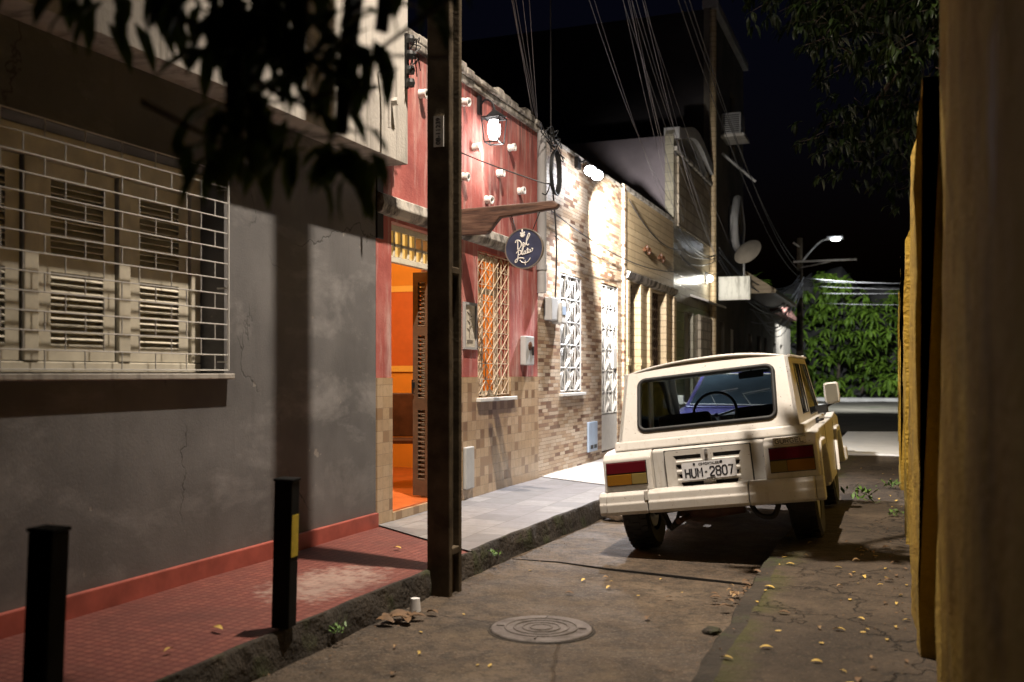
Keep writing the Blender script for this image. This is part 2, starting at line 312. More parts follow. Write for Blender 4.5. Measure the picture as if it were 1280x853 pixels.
# ------------------------------------------------------------------ mesh helpers
class MB:
    def __init__(s): s.v = []; s.f = []
    def add(s, vs, fs):
        o = len(s.v); s.v += [tuple(v) for v in vs]; s.f += [tuple(i+o for i in f) for f in fs]
    def quad(s, a, b, c, d): s.add([a, b, c, d], [(0, 1, 2, 3)])
    def box(s, x0, x1, y0, y1, z0, z1):
        s.add([(x0, y0, z0), (x1, y0, z0), (x1, y1, z0), (x0, y1, z0), (x0, y0, z1), (x1, y0, z1), (x1, y1, z1), (x0, y1, z1)],
              [(3, 2, 1, 0), (4, 5, 6, 7), (0, 1, 5, 4), (1, 2, 6, 5), (2, 3, 7, 6), (3, 0, 4, 7)])
        return s
    def prism(s, poly, a0, a1, axis='x', off=(0, 0)):
        """2-D outline extruded along an axis; the outline holds the two other axes in order"""
        def P(u, v, a): return {'x': (a, u, v), 'y': (u, a, v), 'z': (u, v, a)}[axis]
        k = len(poly); vs = [P(u, v, a0) for u, v in poly]+[P(u, v, a1) for u, v in poly]
        tri = tessellate_polygon([[Vector((u, v, 0)) for u, v in poly]])
        fs = [tuple(t) for t in tri]+[tuple(i+k for i in t) for t in tri]
        fs += [(i, (i+1) % k, (i+1) % k+k, i+k) for i in range(k)]
        s.add(vs, fs); return s
    def plate(s, outer, holes, mp, th, nrm):
        """flat panel with real holes, mp maps (a,b)->point, th extrudes along nrm"""
        loops = [outer]+holes; flat = [q for l in loops for q in l]; k = len(flat); nv = Vector(nrm)*th
        tri = tessellate_polygon([[Vector((a, b, 0)) for a, b in l] for l in loops])
        f0 = [Vector(mp(a, b)) for a, b in flat]; vs = [tuple(q) for q in f0]+[tuple(q+nv) for q in f0]
        fs = [tuple(t) for t in tri]+[tuple(i+k for i in t) for t in tri]; o = 0
        for l in loops:
            m = len(l); fs += [(o+i, o+(i+1) % m, o+(i+1) % m+k, o+i+k) for i in range(m)]; o += m
        s.add(vs, fs); return s
    def tube(s, pts, r, seg=6, closed=False, caps=True):
        pts = [Vector(p) for p in pts]; n_ = len(pts); rings = []; ref = None
        for i, p in enumerate(pts):
            if closed: d = pts[(i+1) % n_]-pts[i-1]
            else: d = pts[min(i+1, n_-1)]-pts[max(i-1, 0)]
            d.normalize()
            if ref is None: ref = d.orthogonal().normalized()
            a = (ref-d*ref.dot(d))
            a = a.normalized() if a.length > 1e-6 else d.orthogonal().normalized()
            ref = a; b = d.cross(a); rr = r[i] if isinstance(r, (list, tuple)) else r
            rings.append([p+(a*math.cos(2*math.pi*k/seg)+b*math.sin(2*math.pi*k/seg))*rr for k in range(seg)])
        vs = [q for g in rings for q in g]; fs = []; m = n_ if closed else n_-1
        for i in range(m):
            j = (i+1) % n_
            fs += [(i*seg+k, i*seg+(k+1) % seg, j*seg+(k+1) % seg, j*seg+k) for k in range(seg)]
        if not closed and caps: fs += [tuple(range(seg))[::-1], tuple((n_-1)*seg+k for k in range(seg))]
        s.add(vs, fs); return s
    def lathe(s, prof, o, axis='z', seg=24, closed=False):
        """profile [(r, h)] turned about an axis through o"""
        vs = []
        for r, h in prof:
            for k in range(seg):
                a = 2*math.pi*k/seg; u, w = r*math.cos(a), r*math.sin(a)
                q = {'z': (u, w, h), 'x': (h, u, w), 'y': (u, h, w)}[axis]
                vs.append((o[0]+q[0], o[1]+q[1], o[2]+q[2]))
        fs = []; m = len(prof); e = m if closed else m-1
        for i in range(e):
            j = (i+1) % m
            fs += [(i*seg+k, i*seg+(k+1) % seg, j*seg+(k+1) % seg, j*seg+k) for k in range(seg)]
        s.add(vs, fs); return s
    def build(s, name, mat, parent=None, bevel=0, smooth=None, fix=True):
        me = bpy.data.meshes.new(name); me.from_pydata(s.v, [], s.f); me.update()
        if fix:
            b = bmesh.new(); b.from_mesh(me); bmesh.ops.remove_doubles(b, verts=b.verts, dist=1e-5)
            bmesh.ops.recalc_face_normals(b, faces=b.faces); b.to_mesh(me); b.free()
        me.materials.append(mat); o = bpy.data.objects.new(name, me); COL.objects.link(o)
        if parent: o.parent = parent
        if bevel:
            bv = o.modifiers.new('bevel', 'BEVEL'); bv.width = bevel; bv.segments = 2; bv.limit_method = 'ANGLE'; bv.angle_limit = R(32)
        if smooth: me.shade_smooth(); me.set_sharp_from_angle(angle=R(smooth))
        return o

def tag(o, label, cat, group=None):
    o['label'] = label; o['category'] = cat
    if group: o['group'] = group
    return o
def thing(name, label, cat, loc=(0, 0, 0), rot=(0, 0, 0), group=None):
    o = bpy.data.objects.new(name, None); COL.objects.link(o); o.location = loc; o.rotation_euler = rot; o.empty_display_size = .2
    return tag(o, label, cat, group)
def struct(o, kind='structure'): o['kind'] = kind; return o
def copy_tree(o, parent=None):
    c = o.copy(); COL.objects.link(c)
    if parent: c.parent = parent
    for ch in list(o.children): copy_tree(ch, c)
    return c
def text(body, size, mat, parent, loc, rot, name='lettering', ext=.0015, sx=1., spacing=1.):
    cu = bpy.data.curves.new(name, 'FONT'); cu.body = body; cu.size = size; cu.align_x = 'CENTER'; cu.align_y = 'CENTER'
    cu.extrude = ext; cu.space_character = spacing; cu.offset = size*.003
    t = bpy.data.objects.new(name, cu); COL.objects.link(t); bpy.context.view_layer.update()
    me = bpy.data.meshes.new_from_object(t.evaluated_get(bpy.context.evaluated_depsgraph_get()))
    bpy.data.objects.remove(t); me.materials.clear(); me.materials.append(mat)
    o = bpy.data.objects.new(name, me); COL.objects.link(o); o.parent = parent; o.location = loc; o.rotation_euler = rot; o.scale = (sx, 1, 1)
    return o
def rrect(a0, a1, b0, b1, r, seg=5):
    pts = []
    for cx, cy, s0 in ((a1-r, b1-r, 0), (a0+r, b1-r, 90), (a0+r, b0+r, 180), (a1-r, b0+r, 270)):
        for k in range(seg+1):
            a = R(s0+90*k/seg); pts.append((cx+r*math.cos(a), cy+r*math.sin(a)))
    return pts
def crom(pts, n_=6):
    """smooth curve through points"""
    P = [Vector(p) for p in pts]; out = []
    for i in range(len(P)-1):
        a, b, c, d = P[max(i-1, 0)], P[i], P[i+1], P[min(i+2, len(P)-1)]
        for k in range(n_):
            t = k/n_; out.append(.5*((2*b)+(c-a)*t+(2*a-5*b+4*c-d)*t*t+(3*b-a-3*c+d)*t**3))
    out.append(P[-1]); return out

FX = -3.83      # street face of the house row
def facade(name, mat, y0, y1, z0, z1, parent, holes=(), x=FX, depth=.16, top=None, back=5., sides='purplewall'):
    """front wall with true openings, plus side walls, roof slab and back wall"""
    m = MB(); rect = [(y0, z0), (y1, z0)]+(top or [(y1, z1), (y0, z1)])
    hs = [[(a, c), (b, c), (b, d), (a, d)] for a, b, c, d in holes]
    m.plate(rect, hs, lambda a, b: (x, a, b), depth, (-1, 0, 0))
    o = m.build(name, mat, parent)
    if sides:
        s = MB(); s.box(x-back, x-depth-.002, y0+.002, y0+.12, z0, z1-.02); s.box(x-back, x-depth-.002, y1-.12, y1-.002, z0, z1-.02)
        s.box(x-back, x-back+.12, y0+.13, y1-.13, z0, z1-.02); s.box(x-back+.13, x-depth-.003, y0+.125, y1-.125, z1-.18, z1-.04)
        s.build('side_wall', M[sides], parent)
    return o

# ================================================================== GROUND
def strip_mesh(xs, ys, zf, jit=0.):
    vs = []; fs = []
    for j, y in enumerate(ys):
        for i, x in enumerate(xs):
            xx = x(y) if callable(x) else x
            vs.append((xx, y, zf(xx, y)))
    k = len(xs)
    for j in range(len(ys)-1):
        for i in range(k-1): fs.append((j*k+i, j*k+i+1, (j+1)*k+i+1, (j+1)*k+i))
    return vs, fs
def frange(a, b, st):
    n_ = max(1, int(round((b-a)/st))); return [a+(b-a)*i/n_ for i in range(n_+1)]
def wob(y, s=0.): return .010*math.sin(y*1.3+s)+.005*math.sin(y*5.9+1.3+s)+.004*math.sin(y*13.1+s*2)
def kerb_x(y): return -2.72+max(0, min(1, (y-6.5)/3))*.10+wob(y)
def kerb_r(y): return -.80+1.4*wob(y, 2.)

m = MB(); m.quad((-150, -60, -.03), (150, -60, -.03), (150, 300, -.03), (-150, 300, -.03)); struct(m.build('ground', M['dirt']))
m = MB(); v, f = strip_mesh([lambda y: kerb_x(y)-.08, -2.3, -1.8, -1.3, lambda y: kerb_r(y)+.06], frange(-4, 24, .25), lambda x, y: .008*math.sin(x*2.+y*1.1)-.006)
m.add(v, f); struct(m.build('road', M['road'], smooth=60))
# joint across the road slab
m = MB(); m.prism([(-2.66, 6.90), (-2.3, 6.91), (-1.9, 6.80), (-1.5, 6.74), (-1.2, 6.69), (-.86, 6.63), (-.86, 6.636), (-1.2, 6.694), (-1.5, 6.748), (-1.9, 6.804), (-2.3, 6.914), (-2.66, 6.904)], -.02, .0045, 'z'); struct(m.build('slab_joint', M['dark']))
# left pavement in three surfaces
def pave(name, mat, y0f, y1f, z, xl=-3.86, nx=7, ny=28, amp=.006):
    m = MB(); vs = []; fs = []
    for j in range(ny+1):
        for i in range(nx+1):
            t = i/nx
            ya, yb = y0f(t), y1f(t); y = ya+(yb-ya)*j/ny; xr = kerb_x(y)-.010; x = xl+(xr-xl)*t
            vs.append((x, y, z+amp*math.sin(x*4+y*2.1)*math.sin(y*1.7)-(.015*t)))
    for j in range(ny):
        for i in range(nx): a = j*(nx+1)+i; fs.append((a, a+1, a+nx+2, a+nx+1))
    m.add(vs, fs); return struct(m.build(name, mat, smooth=60))
pave('red_pavement', M['red_tile'], lambda t: -3., lambda t: 6.98-.72*t, .17)
pave('tiled_pavement', M['grey_tile'], lambda t: 6.98-.72*t, lambda t: 10.9-.7*t, .182)
pave('cement_pavement', M['cement'], lambda t: 10.9-.7*t, lambda t: 41., .19, ny=60)
# kerbs: individual rough stones laid as one course
def kerb(name, fx, w, y0, y1, top, side, mat, step=.12):
    m = MB(); ys = frange(y0, y1, step); vs = []; fs = []
    for y in ys:
        x = fx(y); dz = .005*math.sin(y*7.1)+.005*math.sin(y*17.3)+random.uniform(-.004, .004)
        t = top(y)
        prof = [(x-side*w, t-.004), (x-side*.004, t-.004+dz*.3), (x+side*(.006+dz*.6), t-.02+dz), (x+side*(.014+dz), .06), (x+side*(.03-dz), -.03)]
        vs += [(a, y, b) for a, b in prof]
    k = 5
    for j in range(len(ys)-1):
        for i in range(k-1): fs.append((j*k+i, j*k+i+1, (j+1)*k+i+1, (j+1)*k+i))
    m.add(vs, fs); return struct(m.build(name, mat, smooth=50))
kerb('kerb', kerb_x, .02, -3, 6.25, lambda y: .163, 1, M['kerb'], .06)
kerb('kerb', kerb_x, .02, 6.25, 40, lambda y: .176, 1, M['kerb'], .06)
def rp(x, y): return .13+.006*math.sin(x*5+y*1.3)+.004*math.sin(y*4.1)
m = MB(); v, f = strip_mesh([lambda y: kerb_r(y)+.09, -.5, -.3, -.1, .1, .4], frange(-4, 19.5, .3), rp); m.add(v, f); struct(m.build('pavement', M['cracked'], smooth=60))
kerb('kerb', kerb_r, .10, -4, 19.5, lambda y: .13, -1, M['kerb'])
m = MB(); m.prism([(-1.0, 16.2), (.12, 16.0), (.14, 22.3), (-.95, 22.0)], .0, .165, 'z'); struct(m.build('concrete_ramp', M['ramp'], bevel=.02))
m = MB(); v, f = strip_mesh([-3.5, -2, -.5, .6, 3, 8], frange(24, 46, .8), lambda x, y: .02+.006*(y-24)+.02*math.sin(x*2+y)); m.add(v, f); struct(m.build('dirt_road', M['dirt'], smooth=60))
m = MB(); m.box(-12, 9, 46., 47.4, -.03, .30); struct(m.build('far_pavement', M['cement'], bevel=.03))

# ================================================================== GREY HOUSE
gh = thing('grey_house', 'dark grey stuccoed house with a wide louvred window and a concrete overhang', 'house', (FX, 4, .17))
def P0(o):        # parts are written in world metres; cancel the thing's own location
    o.matrix_parent_inverse = Matrix.Translation(-Vector(o.parent.location)); return o
class WB(MB):     # mesh builder for parts given in world coordinates under a thing placed at its base
    def build(s, name, mat, parent=None, **k):
        o = super().build(name, mat, parent, **k)
        if parent is not None:
            q = parent; off = Vector((0, 0, 0))
            while q is not None: off += Vector(q.location); q = q.parent
            o.data.transform(Matrix.Translation(-off))
        return o
MBW = WB
_MB = MB; MB = WB
GW = (2.2, 5.04, 1.38, 2.60)
facade('wall', M['grey'], -3, 6.94, -.03, 3.03, gh, [GW], depth=.26)
m = MB(); m.plate([(-3, 3.03), (7.05, 3.03), (7.05, 4.75), (-3, 4.75)], [], lambda a, b: (-3.6, a, b), .24, (-1, 0, 0)); m.build('upper_storey', M['fascia'], gh, bevel=.012)
m = MB(); m.box(-6, -3.845, 6.93, 7.045, 3.03, 4.74); m.box(-6, -3.845, -3, 6.92, 4.6, 4.74); m.build('roof_slab', M['fascia'], gh)
m = MB(); m.box(FX+.002, FX+.035, -3, 6.93, .15, .285); m.build('skirting', M['skirt'], gh, bevel=.008)
# end jamb strip towards the pink house
m = MB(); m.box(FX-.05, FX+.012, 6.945, 7.045, 2.45, 3.03); m.build('corner_trim', M['dark'], gh)
# window: frame, three shutter leaves, grille, sill
XW = -4.03
m = MB()
m.box(XW-.03, XW+.03, 2.2, 5.038, 1.382, 1.44); m.box(XW-.03, XW+.05, 2.2, 5.038, 2.46, 2.598)
m.box(XW-.03, XW+.03, 4.95, 5.036, 1.442, 2.458)
for y in (2.30, 3.02, 3.70, 4.34): m.box(XW-.03, XW+.035, y, y+.09, 1.442, 2.458)
m.box(XW-.09, XW-.05, 2.2, 5.03, 1.385, 2.59)
win = m.build('window_frame', M['creamwood'], gh, bevel=.006)
for (a, b) in ((2.40, 3.01), (3.12, 3.69), (3.80, 4.33), (4.44, 4.94)):
    m = MB(); x0, x1 = XW-.035, XW+.012; st = .085
    m.box(x0, x1, a, a+st, 1.445, 2.455); m.box(x0, x1, b-st, b, 1.445, 2.455)
    for z0, z1 in ((1.445, 1.52), (1.90, 1.99), (2.37, 2.455)): m.box(x0, x1, a+st, b-st, z0, z1)
    for z0, z1 in ((1.52, 1.90), (1.99, 2.37)):
        k = 11
        for i in range(k):
            z = z0+(i+.5)*(z1-z0)/k
            m.prism([(x0+.006, z+.020), (x0+.014, z+.022), (x1+.004, z-.016), (x1-.004, z-.020)], a+st, b-st, 'y')
    m.build('shutter', M['creamwood'], win)
m = MB(); zs = [1.40+i*(2.60-1.40)/13 for i in range(14)]; xg = FX+.03
for z in zs: m.tube([(xg, 2.1, z), (xg, 5.04, z)], .004, 5)
for i in range(13):
    y = 5.04; st = .255; off = 0 if i % 2 else st/2
    k = 0
    while True:
        yy = 5.04-off-k*st
        if yy < 2.1: break
        m.tube([(xg, yy, zs[i]), (xg, yy, zs[i+1])], .004, 5); k += 1
m.tube([(xg, 5.04, 1.40), (xg, 5.04, 2.60)], .008, 5)
for z in (1.45, 1.9, 2.5): m.tube([(xg, 5.04, z), (FX-.05, 5.04, z)], .006, 5)
m.build('grille', M['white'], win)
m = MB(); m.box(FX-.2, FX+.055, 2.0, 5.075, 1.345, 1.379); m.build('sill', M['fascia'], gh, bevel=.006)
# small wall fittings on the overhang end
m = MB(); m.tube([(-3.59, 6.55, 3.62), (-3.52, 6.55, 3.66), (-3.50, 6.55, 3.6), (-3.50, 6.55, 3.2)], .012, 6); m.tube([(-3.59, 6.75, 3.45), (-3.53, 6.75, 3.45)], .03, 8); m.build('conduit', M['fascia'], gh, smooth=40)

# ================================================================== PINK HOUSE
ph = thing('pink_house', 'pink plastered house with mosaic tile base, open lit doorway and white lattice window', 'house', (FX, 8.8, .18))
PD = (7.2, 8.15, .25, 2.62); PW = (8.99, 9.86, 1.14, 2.60)
y0, y1 = 6.945, 10.74
# upper plaster with the openings cut from below
up = [(y0, 1.345), (7.2, 1.345), (7.2, 2.62), (8.15, 2.62), (8.15, 1.345), (8.99, 1.345), (8.99, 2.60), (9.86, 2.60), (9.86, 1.345), (y1, 1.345), (y1, 4.18), (y0, 4.18)]
m = MB(); m.plate(up, [], lambda a, b: (FX, a, b), .2, (-1, 0, 0)); m.build('wall', M['pink'], ph)
lo = [(y0, -.03), (7.2, -.03), (7.2, 1.343), (y0, 1.343)]
lo2 = [(8.15, -.03), (y1, -.03), (y1, 1.343), (9.86, 1.343), (9.86, 1.14), (8.99, 1.14), (8.99, 1.343), (8.15, 1.343)]
m = MB(); m.plate(lo, [], lambda a, b: (FX+.012, a, b), .212, (-1, 0, 0)); m.plate(lo2, [], lambda a, b: (FX+.012, a, b), .212, (-1, 0, 0)); m.build('tile_base', M['tile'], ph)
m = MB(); m.box(FX-.2, FX+.02, 7.2, 8.15, -.03, .25); m.build('doorstep', M['tile'], ph)
# lintel ledge running over door and window
m = MB(); m.prism([(FX-.01, 2.645), (FX+.05, 2.66), (FX+.075, 2.72), (FX+.06, 2.80), (FX-.01, 2.83)], y0, y1-.32, 'y'); m.build('lintel_ledge', M['ledge'], ph, bevel=.008)
# parapet coping of rough old bricks
m = MB()
y = y0
while y < y1-.02:
    w = random.uniform(.16, .26); h = random.uniform(.045, .11)
    m.box(FX-.24+random.uniform(-.02, .02), FX+.055+random.uniform(-.02, .02), y+.006, min(y+w, y1), 4.20, 4.20+h); y += w
m.box(FX-.22, FX+.035, y0, y1, 4.135, 4.20)
m.build('coping', M['ledge'], ph, bevel=.012)
s = MB(); s.box(FX-5, FX-.203, y0+.002, y0+.12, -.03, 4.1); s.box(FX-5, FX-.203, y1-.12, y1-.002, -.03, 4.1); s.box(FX-5, FX-4.88, y0+.13, y1-.13, -.03, 4.1); s.build('side_wall', M['purplewall'], ph)
s = MB(); s.prism([(FX-5.1, 3.95), (FX-.2, 3.95), (FX-.2, 4.05), (FX-2.6, 4.7), (FX-5.1, 4.1)], y0, y1, 'y'); s.build('roof', M['tileroof'], ph)
# room behind the openings
m = MB()
xb = -6.4; m.quad((xb, 7.08, .25), (xb, 10.6, .25), (xb, 10.6, 3.3), (xb, 7.08, 3.3))
m.quad((FX-.21, 7.08, .25), (xb, 7.08, .25), (xb, 7.08, 3.3), (FX-.21, 7.08, 3.3)); m.quad((FX-.21, 10.6, .25), (xb, 10.6, .25), (xb, 10.6, 3.3), (FX-.21, 10.6, 3.3))
m.quad((FX-.21, 7.08, 3.3), (xb, 7.08, 3.3), (xb, 10.6, 3.3), (FX-.21, 10.6, 3.3)); m.build('room', M['orange'], ph, fix=False)
m = MB(); m.box(xb, FX-.01, 7.2, 10.6, .2, .262); m.build('room_floor', M['orangefl'], ph)
# framed orange board seen on the wall inside (on the cross wall at y = 10.6 side, facing the street door)
m = MB(); m.plate([(-5.93, 1.40), (-5.13, 1.40), (-5.13, 2.42), (-5.93, 2.42)], [[(-5.86, 1.47), (-5.20, 1.47), (-5.20, 2.35), (-5.86, 2.35)]], lambda a, b: (a, 10.56, b), .03, (0, 1, 0)); fr = m.build('wall_frame', M['frameyellow'], ph)
m = MB(); m.box(-5.86, -5.20, 10.575, 10.59, 1.47, 2.35); m.build('board', M['panelorange'], fr)
ch = thing('chair', 'dark chair standing inside the orange lit room behind the open door', 'chair', (-4.62, 8.85, .262), (0, 0, R(20)))
m = _MB(); m.box(-.21, .21, -.21, .21, .43, .47); m.build('seat', M['brownwood'], ch, bevel=.01)
for a_ in (-.18, .18):
    for b_ in (-.18, .18): m = _MB(); m.tube([(a_, b_, .43), (a_*1.15, b_*1.15, 0)], .02, 8); m.build('leg', M['brownwood'], ch)
m = _MB(); m.box(-.21, .21, .18, .215, .475, .92); m.build('backrest', M['brownwood'], ch, bevel=.012)
# transom over the door
m = MB(); X0, X1 = FX-.10, FX-.05
for z in (2.30, 2.56): m.box(X0, X1, 7.2, 8.15, z, z+.05)
for k in range(8): yy = 7.2+k*.13; m.box(X0, X1, yy, min(yy+.035, 8.15), 2.35, 2.56)
m.box(X0, X1, 7.235, 8.15, 2.435, 2.46)
tr = m.build('transom', M['creamwood'], ph, bevel=.004)
m = MB()
for k in range(7):
    for z0, z1 in ((2.352, 2.433), (2.462, 2.558)):
        if random.random() < .8: m.box(FX-.083, FX-.077, 7.237+k*.13, 7.325+k*.13, z0, z1)
m.build('pane', M['amberglass'], tr)
# jambs and folded louvred leaf
m = MB(); m.box(FX-.19, FX-.05, 7.2, 7.225, .262, 2.30); m.box(FX-.19, FX-.05, 8.12, 8.15, .262, 2.30); m.build('door_frame', M['creamwood'], ph, bevel=.004)
m = MB(); a0, a1 = -4.07, -3.90
m.box(a0, a0+.05, 8.06, 8.10, .28, 2.29); m.box(a1-.05, a1, 8.06, 8.10, .28, 2.29)
for z0, z1 in ((.28, .42), (1.05, 1.15), (1.72, 1.80), (2.2, 2.29)): m.box(a0+.05, a1-.05, 8.06, 8.10, z0, z1)
for z0, z1 in ((.42, 1.05), (1.15, 1.72), (1.80, 2.2)):
    k = int((z1-z0)/.04)
    for i in range(k):
        z = z0+(i+.5)*(z1-z0)/k; m.prism([(8.062, z-.015), (8.068, z-.018), (8.098, z+.012), (8.092, z+.016)], a0+.05, a1-.05, 'x')
leaf_o = m.build('door_leaf', M['leafwood'], ph)
m = MB(); m.box(-4.065, -4.05, 8.03, 8.06, 1.25, 1.30); m.tube([(-4.055, 8.05, 1.2), (-4.055, 8.02, 1.2), (-4.055, 8.02, 1.32), (-4.055, 8.05, 1.32)], .007, 6); m.build('handle', M['darkiron'], leaf_o)
# open metal gate folded against the far jamb
m = MB()
for x in (-3.865, -3.78, -3.70): m.tube([(x, 8.13, .27), (x, 8.13, 2.28)], .011, 6)
for z in (.3, .8, 1.3, 1.8, 2.25): m.tube([(-3.87, 8.13, z), (-3.70, 8.13, z)], .009, 6)
m.build('gate', M['alu'], ph)
# lattice window
def starlattice(m, x, y0, y1, z0, z1, nc, nr, r):
    cw, ch = (y1-y0)/nc, (z1-z0)/nr
    for i in range(nc+1): m.tube([(x, y0+i*cw, z0), (x, y0+i*cw, z1)], r*1.15, 5)
    for j in range(nr):
        zc = z0+j*ch
        m.tube([(x, y0, zc), (x, y1, zc)], r*.8, 5)
        for i in range(nc):
            ya = y0+i*cw
            m.tube([(x+.006, ya, zc), (x+.006, ya+cw, zc+ch)], r*.85, 5); m.tube([(x-.006, ya+cw, zc), (x-.006, ya, zc+ch)], r*.85, 5)
            m.tube([(x+.003, ya+cw/2, zc), (x+.003, ya+cw/2, zc+ch)], r*.7, 5)
    m.tube([(x, y0, z0), (x, y0, z1), (x, y1, z1), (x, y1, z0)], r*1.5, 5, True)
m = MB(); m.plate([(8.992, 1.142), (9.858, 1.142), (9.858, 2.598), (8.992, 2.598)], [[(9.05, 1.2), (9.40, 1.2), (9.40, 2.2), (9.05, 2.2)], [(9.45, 1.2), (9.80, 1.2), (9.80, 2.2), (9.45, 2.2)], [(9.05, 2.26), (9.80, 2.26), (9.80, 2.54), (9.05, 2.54)]], lambda a, b: (FX-.17, a, b), .03, (1, 0, 0))
lw = m.build('window_frame', M['creamwood'], ph)
m = MB(); starlattice(m, FX-.01, 9.01, 9.84, 1.165, 2.58, 4, 9, .006); m.build('grille', M['warmgrille'], lw)
m = MB(); m.box(FX-.05, FX+.055, 8.93, 9.95, 1.10, 1.138); m.build('sill', M['white'], ph, bevel=.006)
# curtain behind the lattice
m = MB(); vs = []; fs = []
for i in range(41):
    yy = 9.0+i*.021; xx = FX-.32+.025*math.sin(i*1.3)
    vs += [(xx, yy, 1.1), (xx, yy, 2.62)]
for i in range(40): fs.append((2*i, 2*i+2, 2*i+3, 2*i+1))
m.add(vs, fs); 
nn = N('orange_curtain'); tt = nn.new('BsdfTranslucent'); cc = nn.ramp(nn.noise(7, 4), [(.40, (.30, .12, .03)), (.58, (.95, .55, .14))]); nn.put(tt.inputs[0], cc); nn.put(nn.b.inputs['Base Color'], cc)
mx = nn.new('MixShader'); mx.inputs[0].default_value = .7; nn.t.links.new(nn.b.outputs[0], mx.inputs[1]); nn.t.links.new(tt.outputs[0], mx.inputs[2]); nn.t.links.new(mx.outputs[0], nn.out.inputs[0])
m.build('curtain', nn.m, lw, smooth=60)
# ceramic cups set in the wall
cupm = None
for (yy, zz) in ((7.72, 3.79), (8.62, 3.95), (8.60, 3.24), (8.88, 3.57), (9.20, 3.12), (9.51, 3.44), (9.83, 3.77), (9.85, 3.09), (10.12, 3.36)):
    if cupm is None:
        m = _MB(); m.lathe([(.0, .0), (.040, .0), (.040, .02), (.036, .03), (.036, .05), (.042, .055), (.042, .08), (.027, .08), (.025, .03), (0, .04)], (0, 0, 0), 'x', 16)
        cupm = m.build('ceramic_cup', M['white'], ph, smooth=40); o = cupm
    else:
        o = cupm.copy(); COL.objects.link(o); o.parent = ph
    o.location = Vector((FX-.005, yy, zz))-Vector(ph.location); o.rotation_euler = (0, R(random.uniform(-6, 8)), R(random.uniform(-8, 4)))
# downpipe at the party wall
m = MB(); m.tube([(FX+.05, 10.74, 4.15), (FX+.05, 10.74, 2.3)], .055, 10); m.tube([(FX+.05, 10.74, 2.62), (FX+.05, 10.74, 2.56)], .066, 10); m.build('downpipe', M['palehouse'], ph, smooth=40)

# framed print, intercom, vent on the pink house
t = thing('framed_print', 'small framed botanical print on the pink wall beside the lamp post', 'picture', (FX, 8.76, 1.83))
m = MB(); m.plate([(8.62, 1.61), (8.92, 1.61), (8.92, 2.06), (8.62, 2.06)], [[(8.645, 1.635), (8.895, 1.635), (8.895, 2.035), (8.645, 2.035)]], lambda a, b: (FX+.003, a, b), .025, (1, 0, 0)); m.build('frame', M['palehouse'], t)
m = MB(); m.box(FX+.004, FX+.012, 8.645, 8.895, 1.635, 2.035); m.build('print', M['paper'], t)
m = MB(); m.tube([(FX+.014, 8.75, 1.72), (FX+.014, 8.77, 1.86), (FX+.014, 8.76, 1.97)], .006, 5)
for k in range(5): m.tube([(FX+.014, 8.76, 1.78+k*.04), (FX+.014, 8.76+(.05 if k % 2 else -.05), 1.81+k*.04)], .005, 5)
m.box(FX+.0125, FX+.0145, 8.70, 8.84, 1.67, 1.70); m.build('drawing', M['darkhouse'], t)
t = thing('intercom', 'grey door intercom box on the pink wall under the round sign', 'intercom', (FX, 10.3, 1.62))
m = MB(); m.box(FX+.003, FX+.07, 10.16, 10.44, 1.47, 1.79); m.build('housing', M['greybox'], t, bevel=.012)
m = MB(); m.lathe([(0, .0), (.05, 0), (.05, .012), (.03, .02), (0, .02)], (FX+.07, 10.29, 1.68), 'x', 14); m.build('lens', M['brownwood'], t, smooth=40)
m = MB(); m.box(FX+.07, FX+.082, 10.36, 10.40, 1.58, 1.68); m.build('button', M['darkiron'], t, bevel=.003)
t = tag(MB().box(FX+.014, FX+.05, 8.60, 8.80, .28, .68).build('vent_cover', M['greybox'], bevel=.01), 'pale rectangular vent cover low on the mosaic tiles beside the lamp post', 'vent')

# wall lantern
t = thing('wall_lantern', 'lit black framed glass lantern on a curved arm high on the pink wall', 'lantern', (FX, 9.0, 3.9))
m = MB(); m.box(FX+.003, FX+.03, 8.97, 9.03, 3.92, 4.10); m.tube(crom([(FX+.03, 9.0, 4.02), (FX+.08, 9.0, 4.06), (FX+.145, 9.0, 4.03), (FX+.17, 9.0, 3.97)]), .011, 6); m.build('bracket', M['darkiron'], t)
lx, ly, lz = FX+.17, 9.0, 3.76
m = MB(); 
for (sx, sy) in ((1, 1), (1, -1), (-1, 1), (-1, -1)): m.tube([(lx+sx*.072, ly+sy*.072, lz-.13), (lx+sx*.095, ly+sy*.095, lz+.11)], .007, 5)
for s_, z in ((.072, lz-.13), (.095, lz+.11)): m.tube([(lx+s_, ly+s_, z), (lx-s_, ly+s_, z), (lx-s_, ly-s_, z), (lx+s_, ly-s_, z)], .008, 5, True)
m.lathe([(.135, .11), (.02, .19), (.012, .22), (0, .22)], (lx, ly, lz), 'z', 4); m.build('cage', M['darkiron'], t)
m = MB(); m.lathe([(0, -.10), (.045, -.09), (.062, -.03), (.062, .04), (.045, .09), (0, .10)], (lx, ly, lz), 'z', 14); m.build('glass', M['lantern'], t, smooth=50)
bpy.data.objects['lantern_light'].location = (lx+.05, ly, lz-.17)

